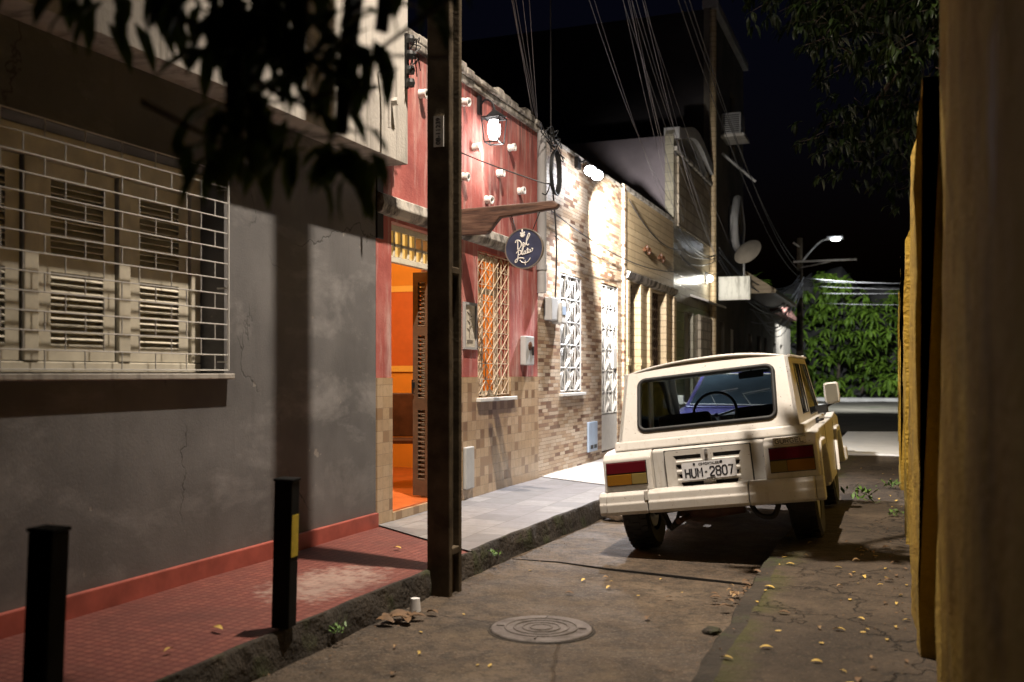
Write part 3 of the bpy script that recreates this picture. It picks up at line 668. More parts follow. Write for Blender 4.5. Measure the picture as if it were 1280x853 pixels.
# wooden bracket and round hanging sign
SY = 8.45
t = thing('sign_bracket', 'old wooden beam bracket jutting out of the pink wall above the round sign', 'bracket', (FX, SY, 2.86))
m = MB(); m.prism([(FX, 2.66), (FX+.34, 2.66), (FX+.46, 2.80), (-2.83, 2.85), (-2.80, 2.89), (-2.86, 2.925), (FX, 2.90)], SY-.035, SY+.035, 'y'); m.build('beam', M['beam'], t, bevel=.012)
m = MB(); m.tube(crom([(FX+.02, SY, 3.45), (FX+.35, SY, 3.30), (FX+.85, SY, 3.10), (FX+.93, SY, 3.08), (FX+.90, SY, 2.99), (FX+.86, SY, 3.0)]), .006, 5); m.build('stay_rod', M['darkiron'], t)
sg = thing('hanging_sign', 'round chalkboard sign with white script lettering hanging from the wooden bracket', 'sign', (-3.14, SY, 2.51))
def ring(r, y): return [(r*math.cos(2*math.pi*k/40), r*math.sin(2*math.pi*k/40)) for k in range(40)]
m = _MB(); m.lathe([(0, -.012), (.176, -.012), (.176, .012), (0, .012)], (0, 0, 0), 'y', 48); m.build('board', M['chalk'], sg, smooth=40)
m = _MB(); m.lathe([(.174, -.016), (.184, -.016), (.184, .016), (.174, .016)], (0, 0, 0), 'y', 48, True); m.build('rim', M['brass'], sg, smooth=40)
for q_ in (((-.08, 0, .165), (-.125, 0, .31)), ((.08, 0, .165), (.15, 0, .33))): m = _MB(); m.tube(q_, .004, 5); m.build('chain', M['darkiron'], sg)
m = _MB()
def stroke(pts, r=.0046): r *= 1.12; m.tube([(a*.0245-b*.0025, -.0135, b*.0245+a*.003) for a, b in [(q.x, q.y) for q in crom([(x, y, 0) for x, y in pts], 5)]], r, 6)
# upper word
stroke([(-2.1, 3.3), (-2.35, .5), (-2.5, .2), (-2.0, .05)]); stroke([(-3.1, 2.6), (-2.6, 3.4), (-1.5, 3.2), (-.85, 2.2), (-1.1, .9), (-2.0, .05)])
stroke([(-.45, 1.0), (.25, 1.5), (.25, 2.0), (-.15, 2.0), (-.4, 1.2), (-.1, .6), (.5, .9)])
stroke([(.5, .9), (1.3, 2.4), (2.6, 4.3), (2.7, 5.0), (2.2, 4.9), (1.35, 3.0), (1.2, 1.4), (1.6, 1.0), (2.1, 1.4)])
# lower word
stroke([(-2.2, -.6), (-2.55, -2.6), (-3.1, -4.3), (-3.8, -4.5), (-3.7, -3.8), (-2.4, -3.2), (-.9, -3.4), (-.3, -3.8)]); stroke([(-3.1, -1.3), (-2.3, -.5), (-1.4, -.55), (-1.2, -1.3), (-1.8, -2.0), (-2.5, -1.9)])
stroke([(-1.2, -2.0), (-.5, -.6), (-.2, .3), (-.55, .3), (-.95, -1.4), (-.8, -2.2), (-.4, -1.9)])
stroke([(.55, -1.1), (.1, -1.0), (-.25, -1.7), (.05, -2.15), (.5, -1.5)], .0038); stroke([(.6, -1.0), (.5, -1.9), (.9, -1.9)], .0038)
stroke([(1.45, .0), (1.2, -1.4), (1.35, -1.95), (1.75, -1.6)]); stroke([(.95, -.7), (1.9, -.5)], .0034)
stroke([(2.5, -.95), (2.05, -.85), (1.75, -1.5), (2.0, -1.9), (2.45, -1.3)], .0038); stroke([(2.55, -.8), (2.5, -1.6), (3.0, -1.5), (3.4, -.7), (3.0, -.4)], .0038)
# sprig and flourish
stroke([(0, 4.2), (0, 6.4)], .0028)
for s_ in (-1, 1):
    for b in (4.3, 5.1): stroke([(0, b), (s_*.45, b+.15), (s_*.8, b+.75), (s_*.35, b+.65), (0, b)], .0045)
stroke([(-.05, 6.1), (.16, 6.6), (0, 7.1), (-.16, 6.6), (-.05, 6.1)], .004)
stroke([(-2.0, -4.0), (-1.2, -4.9), (0, -5.25), (1.2, -4.9), (2.2, -3.8)], .0042); stroke([(0, -4.3), (0, -6.2)], .0026); stroke([(-.4, -5.2), (.4, -5.2)], .0026)
m.build('lettering', M['white'], sg)

# ================================================================== STONE CLAD HOUSE
sh = thing('stone_house', 'house clad in brown and cream stone strips with white petal grilles', 'house', (FX, 12.6, .19))
SWN = (11.56, 12.45, 1.14, 2.62); SDR = (13.40, 14.25, .27, 2.65)
facade('wall', M['stone'], 10.742, 14.50, -.03, 4.15, sh, [SWN, SDR])
m = MB(); m.box(FX-.01, FX+.035, 14.50, 14.62, -.03, 4.22)
m.build('corner_pilaster', M['stone'], sh)
m = MB(); m.box(FX-.2, FX+.02, 10.742, 14.62, 4.152, 4.19); m.build('coping', M['ledge'], sh, bevel=.006)
def petals(m, x, y0, y1, z0, z1, nc, nr, r):
    cw, ch = (y1-y0)/nc, (z1-z0)/nr
    m.tube([(x, y0, z0), (x, y0, z1), (x, y1, z1), (x, y1, z0)], r*1.7, 5, True)
    for i in range(nc):
        m.tube([(x, y0+(i+.5)*cw, z0), (x, y0+(i+.5)*cw, z1)], r, 5)
        if i: m.tube([(x, y0+i*cw, z0), (x, y0+i*cw, z1)], r, 5)
        for j in range(nr):
            zc = z0+j*ch; yc = y0+(i+.5)*cw
            if i == 0: m.tube([(x, y0, zc), (x, y1, zc)], r, 5)
            for s_ in (-1, 1):
                for wd in (.46, .26):
                    m.tube([(x+.006*s_, yc+s_*cw*wd*math.sin(math.pi*k/10), zc+ch*k/10) for k in range(11)], r, 5)
m = MB(); m.box(FX-.155, FX-.12, 11.565, 12.445, 1.145, 2.615); m.build('window_pane', M['palehouse'], sh)
m = MB(); petals(m, FX-.02, 11.585, 12.425, 1.165, 2.6, 2, 5, .012); gr = m.build('grille', M['white'], sh)
m = MB(); m.box(FX-.06, FX+.05, 11.52, 12.5, 1.10, 1.137); m.build('sill', M['white'], sh, bevel=.005)
dm = MB(); dm.box(FX-.155, FX-.12, 13.405, 14.245, .275, 2.645); dr = dm.build('door', M['palehouse'], sh)
m = MB(); petals(m, FX-.02, 13.43, 14.22, .82, 2.62, 2, 6, .012); m.build('grille', M['white'], dr)
m = MB(); m.box(FX-.045, FX-.005, 13.41, 14.24, .29, .80); m.build('lower_panel', M['white'], dr, bevel=.006); m = MB(); m.box(FX-.03, FX+.005, 14.0, 14.2, 1.45, 1.75); m.build('lock_plate', M['white'], dr, bevel=.006)
t = thing('electric_meter', 'grey and white electric meter box on the stone clad wall with wires above', 'meter', (FX, 11.15, 2.1))
m = MB(); m.box(FX+.003, FX+.10, 10.95, 11.20, 2.0, 2.27); m.build('base', M['greybox'], t, bevel=.012)
m = MB(); m.box(FX+.004, FX+.13, 11.21, 11.42, 1.97, 2.24); m.build('cover', M['white'], t, bevel=.02)
m = MB(); m.box(FX+.131, FX+.135, 11.25, 11.38, 2.08, 2.18); m.build('window', M['bluebox'], t)
t = thing('water_meter_door', 'pale blue meter cabinet door low on the stone clad wall', 'meter door', (FX, 12.9, .5))
m = MB(); m.box(FX+.003, FX+.03, 12.68, 13.10, .33, .73); m.build('door', M['bluebox'], t, bevel=.008)
m = MB()
for k in range(2): m.box(FX+.031, FX+.036, 12.76+k*.17, 12.88+k*.17, .37, .42)
m.build('vent', M['darkiron'], t)
# twin flood lamp
t = thing('flood_lamp', 'glaring white twin flood lamp mounted near the top of the stone clad wall', 'flood lamp', (FX, 12.2, 4.1))
m = MB(); m.box(FX+.003, FX+.05, 12.13, 12.27, 4.0, 4.14); m.tube([(FX+.05, 12.2, 4.08), (FX+.14, 12.2, 4.10), (FX+.22, 12.2, 4.0)], .014, 6); m.build('arm', M['darkiron'], t)
for dy in (-.15, .15):
    c_ = Vector((FX+.24, 12.2+dy, 3.94)); d_ = Vector((.10, -.55, -.55)).normalized()
    m = _MB(); m.lathe([(0, .055), (.05, .05), (.085, .0), (.082, -.015), (0, -.015)], (0, 0, 0), 'z', 18); h_ = m.build('head', M['alu'], t, smooth=40)
    h_.location = c_-Vector(t.location); h_.rotation_euler = d_.to_track_quat('-Z', 'Y').to_euler()
    m = _MB(); m.lathe([(0, -.016), (.076, -.016), (.06, -.026), (0, -.03)], (0, 0, 0), 'z', 18); m.build('lens', M['led'], h_, smooth=60)

# ================================================================== BEIGE HOUSE
bh = thing('beige_house', 'low beige ribbed tile house with two ornate brown doors', 'house', (FX, 16.4, .19))
B1 = (14.78, 15.42, .25, 2.78); B2 = (16.25, 17.30, .25, 2.78)
facade('wall', M['siding'], 14.622, 18.20, -.03, 4.16, bh, [B1, B2])
m = MB(); m.box(FX-.2, FX+.03, 14.63, 18.2, 4.162, 4.23); m.build('coping', M['ledge'], bh, bevel=.006)
m = MB(); m.prism([(FX-.01, 2.80), (FX+.07, 2.83), (FX+.10, 2.92), (FX-.01, 2.95)], 14.63, 18.2, 'y'); m.build('ledge', M['ledge'], bh, bevel=.006)
for (a, b) in ((14.63, 14.77), (15.44, 15.62), (16.06, 16.23), (17.32, 17.5), (17.98, 18.19)):
    m = MB(); m.box(FX-.01, FX+.06, a, b, -.03, 2.79); m.box(FX-.01, FX+.075, a-.01, b+.01, 1.5, 1.6); m.build('pilaster', M['siding'], bh, bevel=.006)
for (a, b, c, d) in (B1, B2):
    m = MB(); m.box(FX-.14, FX-.10, a+.003, b-.003, c, d-.003); d_ = m.build('door', M['brownwood'], bh)
    m = MB(); k = int((b-a)/.16)
    for j in range(15):
        for i in range(k):
            yy = a+(i+.5)*(b-a)/k; zz = c+.12+j*.17
            m.tube([(FX-.092, yy-.06, zz), (FX-.085, yy, zz+.07), (FX-.092, yy+.06, zz), (FX-.085, yy, zz-.07)], .009, 4, True)
    m.tube([(FX-.09, (a+b)/2, c), (FX-.09, (a+b)/2, d)], .012, 5); m.build('carving', M['beam'], d_)
for (yy, zz) in ((16.0, 3.36), (17.05, 3.34)):
    m = MB(); m.tube(crom([(FX+.02, yy-.16, zz), (FX+.04, yy-.1, zz+.10), (FX+.05, yy, zz-.03), (FX+.05, yy+.07, zz+.08), (FX+.03, yy+.17, zz-.02)]), [.02+.015*math.sin(k) for k in range(25)], 6); m.build('ornament', M['brownwood'], bh)

# ================================================================== TALL TILED HOUSE
th_ = thing('tiled_house', 'two storey glazed tile house with curved gable and a small lit wall lamp', 'house', (FX, 20.2, .19))
TP = [(22.08, 5.80)]
for k in range(13):
    t_ = k/12; TP.append((22.0-t_*3.7, 5.9+.34*math.sin(math.pi*t_)**1.5))
TP.append((18.21, 5.80))
facade('wall', M['glazed'], 18.21, 22.08, -.03, 5.80, th_, [(19.2, 20.1, .25, 2.6)], top=TP)
m = MB(); m.box(FX+.003, FX+.04, 18.5, 21.85, 4.15, 5.45); m.build('lattice_panel', M['lattice_tile'], th_)
m = MB()
for k in range(13):
    a, b = TP[1+k], TP[min(2+k, 13)]
    if a != b: m.prism([(a[0], a[1]-.16), (a[0], a[1]+.05), (b[0], b[1]+.05), (b[0], b[1]-.16)], FX-.2, FX+.09, 'x')
m.build('gable_coping', M['palehouse'], th_)
m = MB(); m.box(FX+.003, FX+.07, 18.21, 22.05, 5.50, 5.58); m.build('cornice', M['ledge'], th_, bevel=.01)
m = MB(); m.box(FX-.14, FX-.1, 19.2, 20.1, .25, 2.6); m.box(FX-.098, FX-.08, 19.25, 19.62, .3, 2.5); m.box(FX-.098, FX-.08, 19.68, 20.05, .3, 2.5); m.build('door', M['palehouse'], th_, bevel=.005)
m = MB(); m.box(FX+.003, FX+.05, 20.6, 21.9, .25, 2.6)
for k in range(9): m.box(FX+.05, FX+.065, 20.62+k*.14, 20.70+k*.14, .27, 2.58)
m.build('shutter_gate', M['lattice_tile'], th_)
m = MB(); m.prism([(FX, 2.92), (FX+.36, 2.80), (FX+.37, 2.83), (FX, 2.97)], 19.8, 22.05, 'y'); m.build('awning', M['cement'], th_, bevel=.006)
m = MB(); m.tube([(FX+.06, 22.10, -.03), (FX+.06, 22.10, 9.4)], .075, 10); m.build('downpipe', M['siding'], th_, smooth=50)
t = thing('wall_lamp', 'small glowing lamp on the glazed tile wall above the awning', 'lamp', (FX, 21.5, 3.4))
m = MB(); m.box(FX+.003, FX+.05, 21.44, 21.56, 3.30, 3.56); m.build('base', M['alu'], t, bevel=.01)
m = MB(); m.lathe([(0, -.07), (.05, -.05), (.06, 0), (.05, .05), (0, .07)], (FX+.10, 21.5, 3.42), 'z', 12); m.build('bulb', M['bulb'], t, smooth=60)

# ================================================================== DARK TALL BUILDING AND HOUSES BEHIND
db = thing('dark_building', 'tall dark unlit building with an air conditioner beyond the tiled house', 'building', (FX, 25, .19))
facade('wall', M['darkhouse'], 22.2, 27.2, -.03, 9.5, db, [(23.4, 24.0, .3, 2.6), (25.0, 25.5, .9, 2.5), (24.9, 25.7, 6.6, 8.4)], back=7, sides='shadeside')
m = MB(); m.box(FX-.14, FX-.1, 23.4, 24.0, .3, 2.6); m.build('door', M['dark'], db)
m = MB(); m.box(FX-.14, FX-.1, 24.9, 25.7, 6.6, 8.4); m.build('pane', M['dark'], db)
m = MB(); petals(m, FX-.03, 25.02, 25.48, .92, 2.48, 1, 5, .014); m.build('grille', M['white'], db)
m = MB(); m.box(FX-.15, FX-.12, 25.0, 25.5, .9, 2.5); m.build('pane', M['palehouse'], db)
m = MB(); m.box(FX-.2, FX+.14, 22.2, 27.2, 9.5, 9.7); m.build('cornice', M['palehouse'], db, bevel=.02)
m = MB(); pts = [(FX+.16, 25.1+.62*math.sin(a)*(1.0 if math.cos(a) < 0 else 1-.55*math.cos(a)), 5.1+.62*math.cos(a)) for a in [2*math.pi*k/24 for k in range(24)]]
m.tube(pts, .10, 8, True); m.build('oval_window_surround', M['palehouse'], db, smooth=50)
m = MB(); petals(m, FX+.02, 24.75, 25.45, 4.62, 5.5, 2, 2, .014); m.box(FX+.003, FX+.012, 24.7, 25.5, 4.6, 5.5); m.build('oval_window', M['palehouse'], db)
t = thing('air_conditioner', 'window air conditioner box sticking out of the tall dark building', 'air conditioner', (FX, 23.9, 7.1))
m = MB(); m.box(FX+.003, FX+.46, 23.55, 24.25, 6.98, 7.48); m.build('case', M['palehouse'], t, bevel=.02)
m = MB()
for k in range(9): m.box(FX+.06, FX+.42, 23.535, 23.548, 7.03+k*.047, 7.05+k*.047)
m.build('louvre', M['darkiron'], t)
m = MB(); m.box(FX+.003, FX+.55, 23.45, 24.35, 6.90, 6.97); m.build('shelf', M['fascia'], t, bevel=.01)
tag(MB().tube([(FX+.02, 23.6, 6.55), (FX+.72, 24.1, 5.93)], .035, 8).build('pole_bracket', M['palehouse'], smooth=50), 'pale slanted rod sticking out of the tall dark building', 'rod')
t = thing('lightbox_sign', 'blank dirty white unlit box sign projecting over the lane', 'sign', (FX, 22.6, 3.3))
m = MB(); m.box(FX+.10, -3.02, 22.52, 22.70, 3.02, 3.55); m.build('box', M['signbox'], t, bevel=.012)
m = MB(); m.box(FX+.14, -3.06, 22.505, 22.518, 3.06, 3.51); m.build('face', M['signbox'], t)
for z in (3.12, 3.45): m = MB(); m.tube([(FX, 22.61, z), (FX+.10, 22.61, z)], .02, 6); m.build('bracket', M['darkiron'], t)
eh = thing('low_house', 'low dark house with a yellowish eave beyond the tall building', 'house', (FX, 30, .19))
facade('wall', M['darkhouse'], 27.3, 33.2, -.03, 3.5, eh, [(28.2, 28.9, .25, 2.5), (30, 30.9, .25, 2.5), (31.7, 32.4, .25, 2.5)])
m = MB()
for a, b in ((28.2, 28.9), (30, 30.9), (31.7, 32.4)): m.box(FX-.14, FX-.1, a, b, .25, 2.5)
m.build('door', M['dark'], eh)
m = MB(); m.prism([(FX-.2, 4.3), (FX+.85, 3.62), (FX+.85, 3.52), (FX-.2, 3.52)], 27.2, 33.2, 'y'); m.build('eave', M['siding'], eh)
t = thing('satellite_dish', 'grey satellite dish on a short mast standing on the blank box sign', 'dish', (-3.17, 22.61, 3.548)); t.scale = (.72, .72, .72)
m = _MB(); m.lathe([(0, .10), (.2, .085), (.36, .03), (.46, -.03), (.455, -.045), (.35, .01), (.2, .06), (0, .075)], (0, 0, 0), 'z', 26); d_ = m.build('reflector', M['darkhouse'], t, smooth=50); d_.location = (.1, 0, .78); d_.rotation_euler = (R(48), R(-35), 0)
m = _MB(); m.tube([(0, 0, 0), (0, 0, .6), (.06, 0, .72)], .03, 8); m.build('mast', M['alu'], t)
m = _MB(); m.tube([(.1, .05, .6), (.3, .35, .95)], .012, 6); m.build('feed_arm', M['alu'], t)
fh = thing('pale_house', 'pale grey house at the end of the row before the hedge', 'house', (FX, 36.5, .19))
facade('wall', M['darkhouse'], 33.4, 40, -.03, 3.4, fh, [(34.2, 35.0, .25, 2.4), (36.3, 37.2, .9, 2.4)])
m = MB()
for a, b, c_ in ((34.2, 35.0, .25), (36.3, 37.2, .9)): m.box(FX-.14, FX-.1, a, b, c_, 2.4)
m.build('opening', M['dark'], fh)
m = MB(); m.prism([(FX-.2, 4.2), (FX+.25, 3.5), (FX+.25, 3.41), (FX-.2, 3.41)], 33.3, 40, 'y'); m.build('roof', M['tileroof'], fh)

# ================================================================== YELLOW WALL ON THE RIGHT
def wallpiece(y0, y1, x, h, th=.35, step=.09):
    """rough masonry with wavering face and rounded top, closed all round"""
    m = MB(); ys = frange(y0, y1, step); k = 0
    prof = None; vs = []; fs = []
    for y in ys:
        q = lambda z: .010*math.sin(y*4.1+z*2.2)+.006*math.sin(y*11+z*7)+.004*math.sin(z*23+y*17)
        hh = h+.02*math.sin(y*3.1)+.012*math.sin(y*9.3)
        p = [(x+q(z), z) for z in [-.05+(hh-.02)*i/14 for i in range(15)]]
        p += [(x+.03+q(hh), hh+.01), (x+.10, hh+.045), (x+th-.08, hh+.04), (x+th, hh-.03), (x+th, -.05)]
        k = len(p); vs += [(a, y, b) for a, b in p]
    for j in range(len(ys)-1):
        for i in range(k-1): fs.append((j*k+i, j*k+i+1, (j+1)*k+i+1, (j+1)*k+i))
    fs += [tuple(range(k)), tuple(range((len(ys)-1)*k, len(ys)*k))]
    m.add(vs, fs); return m
yw = thing('yellow_wall', 'rough ochre yellow plastered boundary wall with thick pilasters along the right pavement', 'wall', (.3, 10, .13))
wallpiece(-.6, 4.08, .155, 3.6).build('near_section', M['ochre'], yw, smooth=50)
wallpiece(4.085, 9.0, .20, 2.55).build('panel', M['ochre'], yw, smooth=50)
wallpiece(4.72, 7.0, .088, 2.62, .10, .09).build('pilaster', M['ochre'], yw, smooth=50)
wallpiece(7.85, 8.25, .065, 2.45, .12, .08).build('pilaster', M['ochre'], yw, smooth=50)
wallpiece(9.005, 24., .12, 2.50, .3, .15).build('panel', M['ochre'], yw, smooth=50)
for yy in (11.4, 15.2, 19., 22.9): wallpiece(yy, yy+.4, .045, 2.62, .08, .08).build('pilaster', M['ochre'], yw, smooth=50)
# ================================================================== CONCRETE POLE WITH LAMP ARM, BOLLARDS
pl = thing('utility_pole', 'dark concrete utility pole with H shaped section and number tag standing at the kerb', 'pole', (-2.64, 5.7, 0))
m = MB()
m.box(-2.72, -2.565, 5.58, 5.625, -.03, 9.2); m.box(-2.715, -2.57, 5.74, 5.78, -.03, 9.2); m.box(-2.675, -2.61, 5.626, 5.739, -.03, 9.2)
for z in (.25, 2.0, 4.2, 6.4, 8.6): m.box(-2.7, -2.568, 5.626, 5.739, z, z+.045)
m.build('shaft', M['poleconc'], pl, bevel=.007)
m = MB(); m.box(-2.668, -2.602, 5.568, 5.577, 2.78, 2.97); tg = m.build('number_tag', M['white'], pl)
text('08-11239', .044, M['ink'], tg, (-2.635+2.64, 5.5665-5.7, 2.875), (R(90), R(-90), 0))
m = MB(); m.tube(crom([(-2.6, 5.68, 8.3), (-2.3, 5.66, 8.62), (-1.95, 5.62, 8.62), (-1.8, 5.6, 8.56)]), .028, 8); m.build('lamp_arm', M['alu'], pl, smooth=50)
m = MB(); m.box(-1.82, -1.38, 5.5, 5.7, 8.46, 8.58); lh = m.build('lamp_head', M['alu'], pl, bevel=.03)
m = MB(); m.box(-1.76, -1.44, 5.53, 5.67, 8.445, 8.458); m.build('lamp_glass', M['bulb'], lh)
m = MB()
for z in (7.9, 7.6, 7.3): m.box(-2.9, -2.38, 5.60, 5.625, z, z+.05); m.lathe([(0, 0), (.04, 0), (.055, .05), (.03, .09), (0, .1)], (-2.42, 5.60, z+.05), 'z', 10); m.lathe([(0, 0), (.04, 0), (.055, .05), (.03, .09), (0, .1)], (-2.86, 5.60, z+.05), 'z', 10)
m.build('insulator_rack', M['darkiron'], pl)
def bollard(x, y, label, lean):
    t = thing('bollard', label, 'bollard', (x, y, .165), (R(lean[0]), R(lean[1]), R(8)), 'black kerbside bollards')
    m = _MB(); m.box(-.045, .045, -.045, .045, 0, .70); m.box(-.05, .05, -.05, .05, .70, .715); m.build('post', M['bollard'], t, bevel=.006)
    if x < -2.7: m = _MB(); m.box(.0455, .0475, -.036, .036, .34, .54); m.build('reflector', M['yellow'], t)
    return t
bollard(-2.74, 4.06, 'black square bollard with yellow reflective tape beside its shadow on the red pavement', (0, 1.5))
b0 = bollard(-2.60, 2.47, 'blurred near black bollard at the lower left, closest to the camera', (-1, 2))

# ================================================================== STREET FITTINGS
t = thing('manhole_cover', 'round iron manhole cover with raised rings set in the road', 'manhole cover', (-1.78, 5.05, .002)); t.scale = (.94, .94, 1)
n = N('worn_iron_cover'); p = n.obj(); M['manhole'] = n.fin(n.mix(n.ramp(n.noise(7, 6, p, .7), [(.48, 0.), (.64, .85)]), n.ramp(n.noise(12, 5, p), [(.3, (.10, .082, .072)), (.7, (.17, .145, .13))]), (.05, .036, .024)), .6, .1); n.bump(n.ma('ADD', n.noise(60, 4, p), n.noise(14, 4, p)), .8, .006)
m = _MB(); m.lathe([(0, .012), (.285, .012), (.292, .006), (.292, -.03)], (0, 0, 0), 'z', 48); m.build('lid', M['manhole'], t, smooth=40)
m = _MB()
for r in (.055, .10, .15, .20): m.lathe([(r, .0125), (r+.003, .017), (r+.009, .017), (r+.012, .0125)], (0, 0, 0), 'z', 48)
for k in range(4): a = math.pi*k/2+.2; m.tube([(.215*math.cos(a), .215*math.sin(a), .014), (.26*math.cos(a), .26*math.sin(a), .014)], .006, 5)
m.build('raised_rings', M['manhole'], t, smooth=40)
m = _MB(); m.lathe([(.296, -.03), (.296, .004), (.306, .002), (.315, -.012)], (0, 0, 0), 'z', 48); m.build('rim', M['kerb'], t, smooth=40)
t = tag(_MB().lathe([(.034, 0), (.026, .075), (.024, .075), (.0, .073)], (0, 0, 0), 'z', 20).build('plastic_cup', M['cupwhite'], smooth=40), 'small white plastic cup upside down by the kerb near the pole', 'cup'); t.location = (-2.60, 5.18, .002)
# crumpled bag
m = _MB(); bmx = bmesh.new(); bmesh.ops.create_icosphere(bmx, subdivisions=4, radius=.13)
for v in bmx.verts:
    n_ = math.sin(v.co.x*31+v.co.z*17)*math.sin(v.co.y*27)*.12+math.sin(v.co.x*70)*math.sin(v.co.z*61+v.co.y*50)*.07
    v.co *= 1+n_; v.co.z *= .62; v.co.x *= 1.1
me = bpy.data.meshes.new('litter_bag'); bmx.to_mesh(me); bmx.free(); me.materials.append(M['bag']); o = bpy.data.objects.new('litter_bag', me); COL.objects.link(o); o.location = (-2.46, 9.15, .07)
tag(o, 'crumpled pale litter bag in the gutter beside the rear of the cream jeep', 'bag')

rs = random.Random(21)
for (x, y, sx, sy, sz) in ((-.83, 4.86, .10, .12, .035), (-.85, 6.32, .09, .10, .04), (-.86, 6.12, .05, .06, .03)):
    bmx = bmesh.new(); bmesh.ops.create_icosphere(bmx, subdivisions=2, radius=1)
    for v in bmx.verts: v.co *= rs.uniform(.78, 1.12); v.co = Vector((v.co.x*sx*.5, v.co.y*sy*.5, v.co.z*sz*.6))
    me = bpy.data.meshes.new('broken_kerb_stone'); bmx.to_mesh(me); bmx.free(); me.materials.append(M['kerb']); o = bpy.data.objects.new('broken_kerb_stone', me); COL.objects.link(o); o.location = (x, y, .012 if x < -.84 else .130)
    tag(o, 'broken piece of dark stone lying along the crumbling right kerb', 'stone', 'broken kerb stones')

# leaves: one folded leaf mesh, each fallen leaf its own object
def leaf_mesh(name, mat, L, w, curl):
    m = _MB(); k = 6; vs = []; fs = []
    for i in range(k+1):
        t_ = i/k; ww = w*math.sin(math.pi*min(1, t_*.94+.04))**.8; z = curl*(4*t_*(t_-1))*-.3*L+.002
        vs += [(L*(t_-.5), -ww, z+ww*.5), (L*(t_-.5), 0, z), (L*(t_-.5), ww, z+ww*.35)]
    for i in range(k): a = 3*i; fs += [(a, a+3, a+4, a+1), (a+1, a+4, a+5, a+2)]
    m.add(vs, fs); return m.build(name, mat, smooth=80)
protos = [leaf_mesh('fallen_leaf', M['yleaf'], .085, .016, .3), leaf_mesh('fallen_leaf', M['bleaf'], .07, .017, .8), leaf_mesh('fallen_leaf', M['yleaf'], .055, .014, -.3), leaf_mesh('fallen_leaf', M['deadleaf'], .09, .024, .35)]
used = [False]*4
def fallen(k, x, y, z, s_, label, group):
    if used[k]: o = protos[k].copy(); COL.objects.link(o)
    else: o = protos[k]; used[k] = True
    o.location = (x, y, z); o.rotation_euler = (R(random.uniform(-8, 8)), R(random.uniform(-8, 8)), random.uniform(0, 6.3)); o.scale = (s_,)*3
    tag(o, label, 'leaf', group)
for i in range(78):
    x = random.choice((random.uniform(-.72, .06), .06-abs(random.gauss(0, .22)))); y = random.uniform(4.0, 7.8) if i < 66 else random.uniform(8.5, 15)
    if x < -.74: x = -.6
    fallen(random.choice((0, 0, 1, 2, 2, 3)), x, y, rp(x, y)+.006, random.uniform(.35, .8), 'small fallen leaf lying on the cracked pavement by the yellow wall', 'fallen leaves on the right pavement')
for i in range(20):
    x = random.uniform(-2.5, -.9); y = random.uniform(3.9, 6.6)
    fallen(random.choice((0, 2, 2, 3, 1)), x, y, .006, random.uniform(.3, .7), 'small fallen leaf lying on the stained road', 'fallen leaves on the road')
for i in range(26):
    x = -.90+random.gauss(0, .06); y = 6.25+random.gauss(0, .22)
    fallen(random.choice((1, 3, 3)), x, y, .01+.02*random.random() if x < -.83 else .145, random.uniform(.4, .8), 'brown fallen leaf in the drift against the broken right kerb', 'leaf drift at the right kerb')
for (x, y, s_) in ((-2.98, 3.87, .9), (-3.2, 6.1, .8), (-2.95, 3.5, .6)): fallen(0, x, y, .178, s_, 'yellow fallen leaf lying on the red pavement', 'leaves on the red pavement')
for (x, y, s_) in ((-2.60, 4.98, 1.5), (-2.52, 4.90, 1.3), (-2.62, 4.84, 1.4), (-2.55, 5.04, 1.1), (-2.50, 4.99, 1.2), (-2.57, 4.92, 1.5), (-2.64, 4.92, 1.2), (-2.46, 5.12, .9)):
    fallen(3, x, y, .016, s_, 'curled dead leaf in the small pile in the gutter beside the plastic cup', 'dead leaves by the cup')
# grit along gutter: uncountable
m = _MB()
for i in range(900):
    if i % 2: y = random.uniform(3, 12); x = kerb_x(y)+.05+abs(random.gauss(0, .10))
    else: y = random.uniform(3.8, 9); x = -.85+random.gauss(0, .09) if random.random() < .5 else .07-abs(random.gauss(0, .16))
    z = .0 if x < -.82 else rp(x, y)-.001; s_ = random.uniform(.003, .011)
    q = [(x+s_*random.uniform(-1, 1), y+s_*random.uniform(-1, 1), z+s_*random.uniform(.1, .9)) for _ in range(4)]
    m.add(q, [(0, 1, 2), (0, 2, 3), (0, 1, 3), (1, 2, 3)])
struct(m.build('gutter_grit', M['deadleaf'], fix=False), 'stuff')
# weeds in the kerb
def weed(x, y, z, s_, label):
    m = _MB()
    for k in range(46):
        a = random.uniform(0, 6.3); l = s_*random.uniform(.2, .5); up_ = random.uniform(.3, 1.1); d_ = Vector((math.cos(a), math.sin(a), up_)).normalized(); e_ = Vector((-math.sin(a), math.cos(a), 0))
        b_ = Vector((random.gauss(0, s_*.3), random.gauss(0, s_*.3), random.uniform(0, s_*.5)))
        m.add([b_, b_+d_*l*.5+e_*l*.17, b_+d_*l, b_+d_*l*.5-e_*l*.17], [(0, 1, 2, 3)])
    o = m.build('weed', M['weed'], fix=False); o.location = (x, y, z); tag(o, label, 'weed', 'weeds along the kerbs')
weed(-2.66, 4.42, .05, .085, 'small green weed growing out of the left kerb behind the taped bollard')
weed(-2.64, 6.5, .09, .075, 'small green weed on the left kerb just past the pole')
weed(-.28, 10.2, .13, .26, 'low green weed tuft on the right pavement ahead of the jeep')
weed(-.05, 11.5, .13, .16, 'small weed tuft at the foot of the yellow wall')
weed(.0, 9.3, .13, .10, 'tiny weed at the foot of the yellow wall pilaster')

